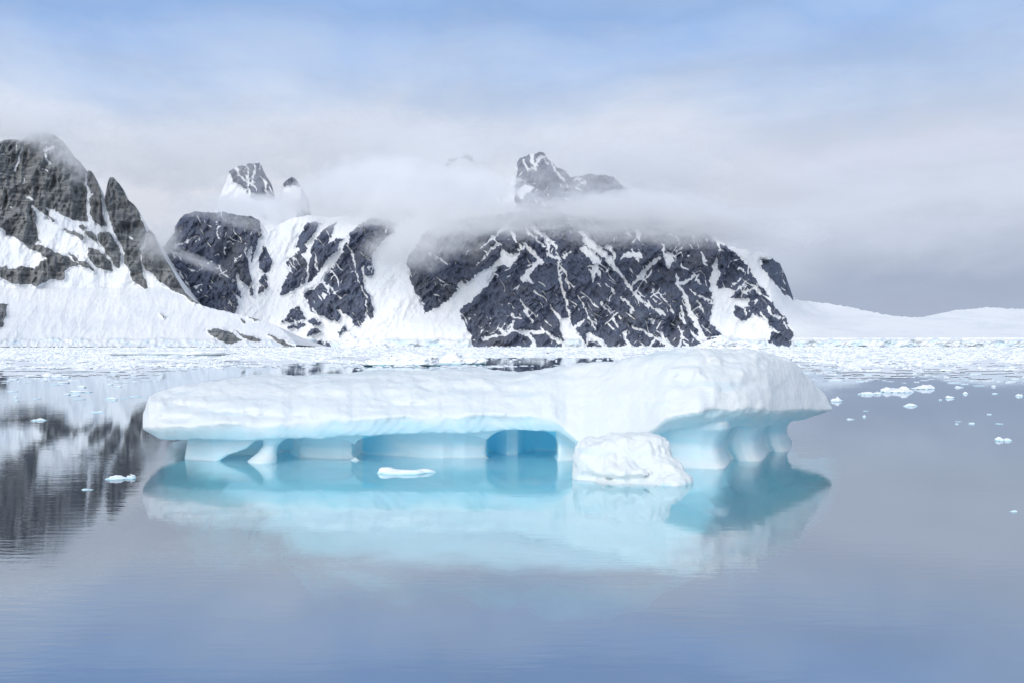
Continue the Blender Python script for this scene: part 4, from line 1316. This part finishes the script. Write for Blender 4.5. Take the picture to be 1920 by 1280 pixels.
HAND = [
    (227, 898, 58, 9, "white floe with a pointed crest on the dark mountain reflection", 0, 0.5, 0.2),
    (163, 918, 24, 4, "thin sliver of ice below the crested floe on the reflection", 1, 0.5, 0.0),
    (72, 788, 30, 5, "low white floe at the top edge of the dark rock reflection", 2, 0.5, 0.3),
    (760, 888, 104, 15, "bent white floe drifting on the turquoise water before the caves", 3, 0.42, 0.15),
    (1690, 735, 72, 15, "largest lumpy white floe on the open water right of the iceberg", 4, 0.7, 0.1),
    (1735, 729, 62, 11, "second lumpy floe touching the largest one from behind", 5, 0.6, 0.5),
    (1637, 739, 52, 6, "thin flat floe just left of the largest lumpy floe", 6, 0.5, 0.0),
    (1783, 746, 20, 8, "small round lump of ice beside the largest lumpy floe", 7, 0.8, 0.4),
    (1709, 761, 34, 6, "flat floe alone below the largest lumpy floe", 8, 0.5, 0.2),
    (1573, 752, 34, 10, "ragged floe tucked against the iceberg's pointed right tip", 0, 0.7, 0.8),
    (1596, 786, 17, 4, "tiny flat scrap of ice below the iceberg's right tip", 1, 0.5, 0.0),
    (1621, 781, 8, 4, "tiniest speck of ice beside the flat scrap", 2, 0.6, 0.0),
    (1884, 826, 26, 9, "small peaked floe alone far out on the right water", 3, 0.6, 0.0),
    (1901, 959, 18, 4, "little flat floe nearest the camera at the right edge", 5, 0.5, 0.0),
    (1913, 742, 16, 5, "small floe cut by the right edge beside the white reflection", 6, 0.5, 0.0),
    (1800, 726, 18, 5, "small floe behind the round lump of ice", 7, 0.5, 0.0),
    (1811, 738, 14, 5, "small floe directly right of the round lump of ice", 8, 0.6, 0.3),
    (150, 735, 46, 6, "long flat grey floe on the white reflection at left", 1, 0.5, 0.0),
    (181, 773, 32, 4, "thin grey floe just above the dark spire reflection", 4, 0.45, 0.0),
    (208, 748, 24, 5, "short grey floe right of the long flat grey floe", 2, 0.5, 0.2),
    (97, 706, 34, 10, "dark teal edged floe among the brash at left", 3, 0.6, 0.2),
]
for (px, py, w, h, lb, v, asp, rt) in HAND:
    o = floe(px, py, w, h * 1.05, lb, v, asp, rt)
    o.data = BENT if lb.startswith("bent") else LUMPS[v % len(LUMPS)]

rs = np.random.RandomState(21)
for i in range(24):
    floe(rs.uniform(10, 290), 697 + 66 * rs.rand() ** 1.3, rs.uniform(7, 24), rs.uniform(1.6, 3.5), "small thin floe scattered on the pale water left of the iceberg", i, 0.5, rs.uniform(-0.5, 0.5),
         group="thin floes left of the iceberg")
for i in range(34):
    if i > 23:
        continue
    floe(rs.uniform(1500, 1915), 691 + 34 * rs.rand() ** 1.6, rs.uniform(7, 34), rs.uniform(1.5, 3.6), "small thin floe on the pale reflection at the brash edge right of the iceberg", i + 3, 0.5, rs.uniform(-0.5, 0.5),
         group="thin floes at the brash edge right of the iceberg")
for i in range(8):
    floe(rs.uniform(1560, 1910), rs.uniform(735, 800), rs.uniform(5, 13), rs.uniform(1.0, 2.4), "tiny ice fragment on the grey open water right of the iceberg", i + 5, 0.5, rs.uniform(-0.5, 0.5),
         group="tiny fragments on the open water")

# distant bergs caught in the brash
def far_berg(px, py, wpx, hpx, seed, label, aspect, blobs, mat, rough=0.1):
    Y = water_y(py)
    s = wpx * Y / F
    o = link("iceberg", lump_mesh(seed, blobs, mat, rough=rough), label=label, category="iceberg")
    o.location = ((px - 960) * Y / F, Y + s * aspect * 0.4, 0)
    o.scale = (s, s * aspect, hpx * Y / F)
    return o


far_berg(310, 667, 236, 12, 31, "long flat tabular floe with a dark blue waterline among the brash", 0.25,
         [(-0.25, 0, 0.45, 0.27, 0.4, 0.30), (0.05, 0, 0.42, 0.3, 0.42, 0.26), (0.28, 0, 0.5, 0.24, 0.4, 0.36), (0, 0, 0.1, 0.42, 0.3, 0.3)], MAT_BERG)
far_berg(750, 686, 132, 27, 42, "humped white berg with a dark teal waterline behind the iceberg", 0.5,
         [(-0.28, 0, 0.2, 0.24, 0.4, 0.3), (0.10, 0, 0.30, 0.28, 0.4, 0.62), (0.30, -0.1, 0.2, 0.2, 0.4, 0.45), (-0.05, -0.1, 0.1, 0.42, 0.42, 0.24)], MAT_BERG, 0.16)
far_berg(868, 683, 84, 26, 47, "small pale green berg beside the humped white berg", 0.5,
         [(-0.22, 0, 0.3, 0.18, 0.3, 0.6), (0.12, 0, 0.2, 0.3, 0.4, 0.28), (0.36, 0, 0.2, 0.14, 0.3, 0.25), (-0.4, 0, 0.1, 0.12, 0.3, 0.3)], MAT_BERG, 0.16)
far_berg(680, 652, 90, 24, 51, "jagged bluish ice lump stranded at the foot of the central glacier", 0.4,
         [(-0.3, 0, 0.2, 0.18, 0.4, 0.7), (0.0, 0, 0.2, 0.2, 0.4, 0.5), (0.3, 0, 0.1, 0.2, 0.4, 0.35)], MAT_FLOE, 0.2)
far_berg(1372, 655, 120, 22, 53, "pale blue shards of ice piled at the shore behind the iceberg's mound", 0.4,
         [(-0.3, 0, 0.1, 0.2, 0.4, 0.5), (-0.1, 0, 0.2, 0.12, 0.4, 0.75), (0.15, 0, 0.2, 0.16, 0.4, 0.45), (0.38, 0, 0.1, 0.14, 0.4, 0.3)], MAT_FLOE, 0.2)


# ------------------------------------------------------------------ brash ice, one mass
def build_brash():
    rs = np.random.RandomState(5)
    n = 15000
    py = 650.6 + 44 * rs.rand(n) ** 1.25
    px = rs.uniform(-80, 2000, n)
    # leads of open water and ragged lower limit
    lim = 682 + 8 * fbm(px / 170, px * 0 + 1.0, oct=3) + 12 * (px < 420) + 6 * (px > 1500)
    keep = py < lim + 7 * rs.randn(n) * (rs.rand(n) < 0.6)
    hole = fbm(px / 120, (py - 645) / 9.0, 3.0, 3) + 0.02 * (py - 672)
    lead = ((px > 890) & (px < 1150) & (py > 671)) | ((px > 520) & (px < 690) & (py > 683))
    keep &= (hole < 0.42)
    keep &= ~(lead & (rs.rand(n) < 0.93))
    px, py = px[keep], py[keep]
    # thin flat pans strewn on the near side of the field
    m_ = 1700
    qx, qy = rs.uniform(-60, 1980, m_), 684 + 34 * rs.rand(m_) ** 1.6
    ok = ((qx < 300) | (qx > 1490) | (qy < 690)) & (fbm(qx / 90, qy / 7, 9.0, 3) > -0.1)
    npan = int(ok.sum())
    px, py = np.concatenate([px, qx[ok]]), np.concatenate([py, qy[ok]])
    n = len(px)
    Y = EYE * F / (py - HOR)
    w = (3.0 + 14 * rs.rand(n) ** 3) * (0.75 + 0.6 * (py - 650) / 40) * Y / F
    h = (0.7 + 1.2 * rs.rand(n) ** 2.5) * np.clip(0.8 + (py - 650) / 60, 0.8, 1.6) * Y / F
    pan = rs.rand(n) < 0.03
    w = np.where(pan, w * 2.6 + 6 * Y / F, w)
    h = np.where(pan, h * 0.7, h)
    late = np.arange(n) >= n - npan
    w = np.where(late, (6 + 22 * rs.rand(n) ** 2) * Y / F, w)
    h = np.where(late, (0.5 + 0.7 * rs.rand(n)) * Y / F, h)
    K = 8
    a = np.linspace(0, 2 * math.pi, K, endpoint=False)[None, :] + rs.rand(n, 1) * 3
    rad = 0.5 * (1 + 0.28 * rs.randn(n, K).clip(-1.5, 1.5))
    X = (px - 960) * Y / F
    asp = rs.uniform(0.4, 0.9, n)
    rings = []
    for (r, zz, j) in ((0.95, -0.25, 0.0), (1.0, 0.35, 0.15), (0.72, 0.85, 0.30)):
        hx = X[:, None] + np.cos(a) * rad * r * w[:, None]
        hy = Y[:, None] + np.sin(a) * rad * r * (w * asp)[:, None]
        hz = h[:, None] * (zz + j * rs.randn(n, K))
        if zz > 0:
            hz = np.maximum(hz, 0.05 * h[:, None])
        rings.append(np.stack([hx, hy, hz], -1))
    ctr = np.stack([X, Y, h * 1.0], -1)[:, None, :]
    V = np.concatenate(rings + [ctr], 1)
    per = V.shape[1]
    tri = []
    for i in range(2):
        for j in range(K):
            p, q = i * K + j, i * K + (j + 1) % K
            tri += [(p, q, q + K), (p, q + K, p + K)]
    for j in range(K):
        tri.append((2 * K + j, 2 * K + (j + 1) % K, 3 * K))
    tri = np.asarray(tri, np.int32)
    Fc = (np.arange(n, dtype=np.int32)[:, None, None] * per + tri[None]).reshape(-1, 3)
    me = mesh_from("brash_ice", V.reshape(-1, 3), Fc, MAT_BRASH, smooth=False)
    link("brash_ice", me, kind="stuff", label="dense field of broken brash ice covering the far water")


build_brash()


def build_slush():
    """the thin grey-white skim of slush between the pieces, open where leads run"""
    px = np.arange(-120, 2045, 5.0, dtype=np.float32)
    py = np.concatenate([np.arange(650.4, 664, 0.35), np.arange(664, 716, 0.5)]).astype(np.float32)
    PX, PY = np.meshgrid(px, py)
    Y = EYE * F / (PY - HOR)
    lim = 686 + 9 * fbm(PX / 170, PX * 0 + 1.0, 0.0, 3) + 22 * sstep(420, 250, PX) + 20 * sstep(1480, 1560, PX)
    cov = 0.55 - (0.03 - 0.015 * (sstep(420, 250, PX) + sstep(1480, 1560, PX))) * np.clip(PY - 668, -10, 60) + 0.9 * fbm(PX / 95, (PY - 645) / 3.2, 4.0, 4, 0.6) + 0.35 * fbm(PX / 14, (PY - 645) / 1.3, 8.0, 2)
    cov = cov - 0.12 * np.clip(PY - lim, 0, 30)
    lead = sstep(880, 910, PX) * sstep(1160, 1130, PX) * sstep(669, 673, PY) + sstep(515, 540, PX) * sstep(700, 670, PX) * sstep(681, 685, PY)
    cov = cov - 1.2 * lead
    V = np.stack([(PX - 960) * Y / F, Y, 0.03 + 0.05 * gnoise(PX / 9, PY / 1.5, 2.0) ** 2], -1).reshape(-1, 3)
    Fc = grid_faces(len(py), len(px))
    Fc = Fc[cov.reshape(-1)[Fc].mean(1) > 0.12]
    link("slush_ice", mesh_from("slush_ice", V, Fc, MAT_SLUSH), kind="stuff", label="pale skim of slush ice filling the gaps in the brash field")


MAT_SLUSH = floe_material("slush_ice", -0.3, -0.2, (0.70, 0.74, 0.78, 1))
build_slush()
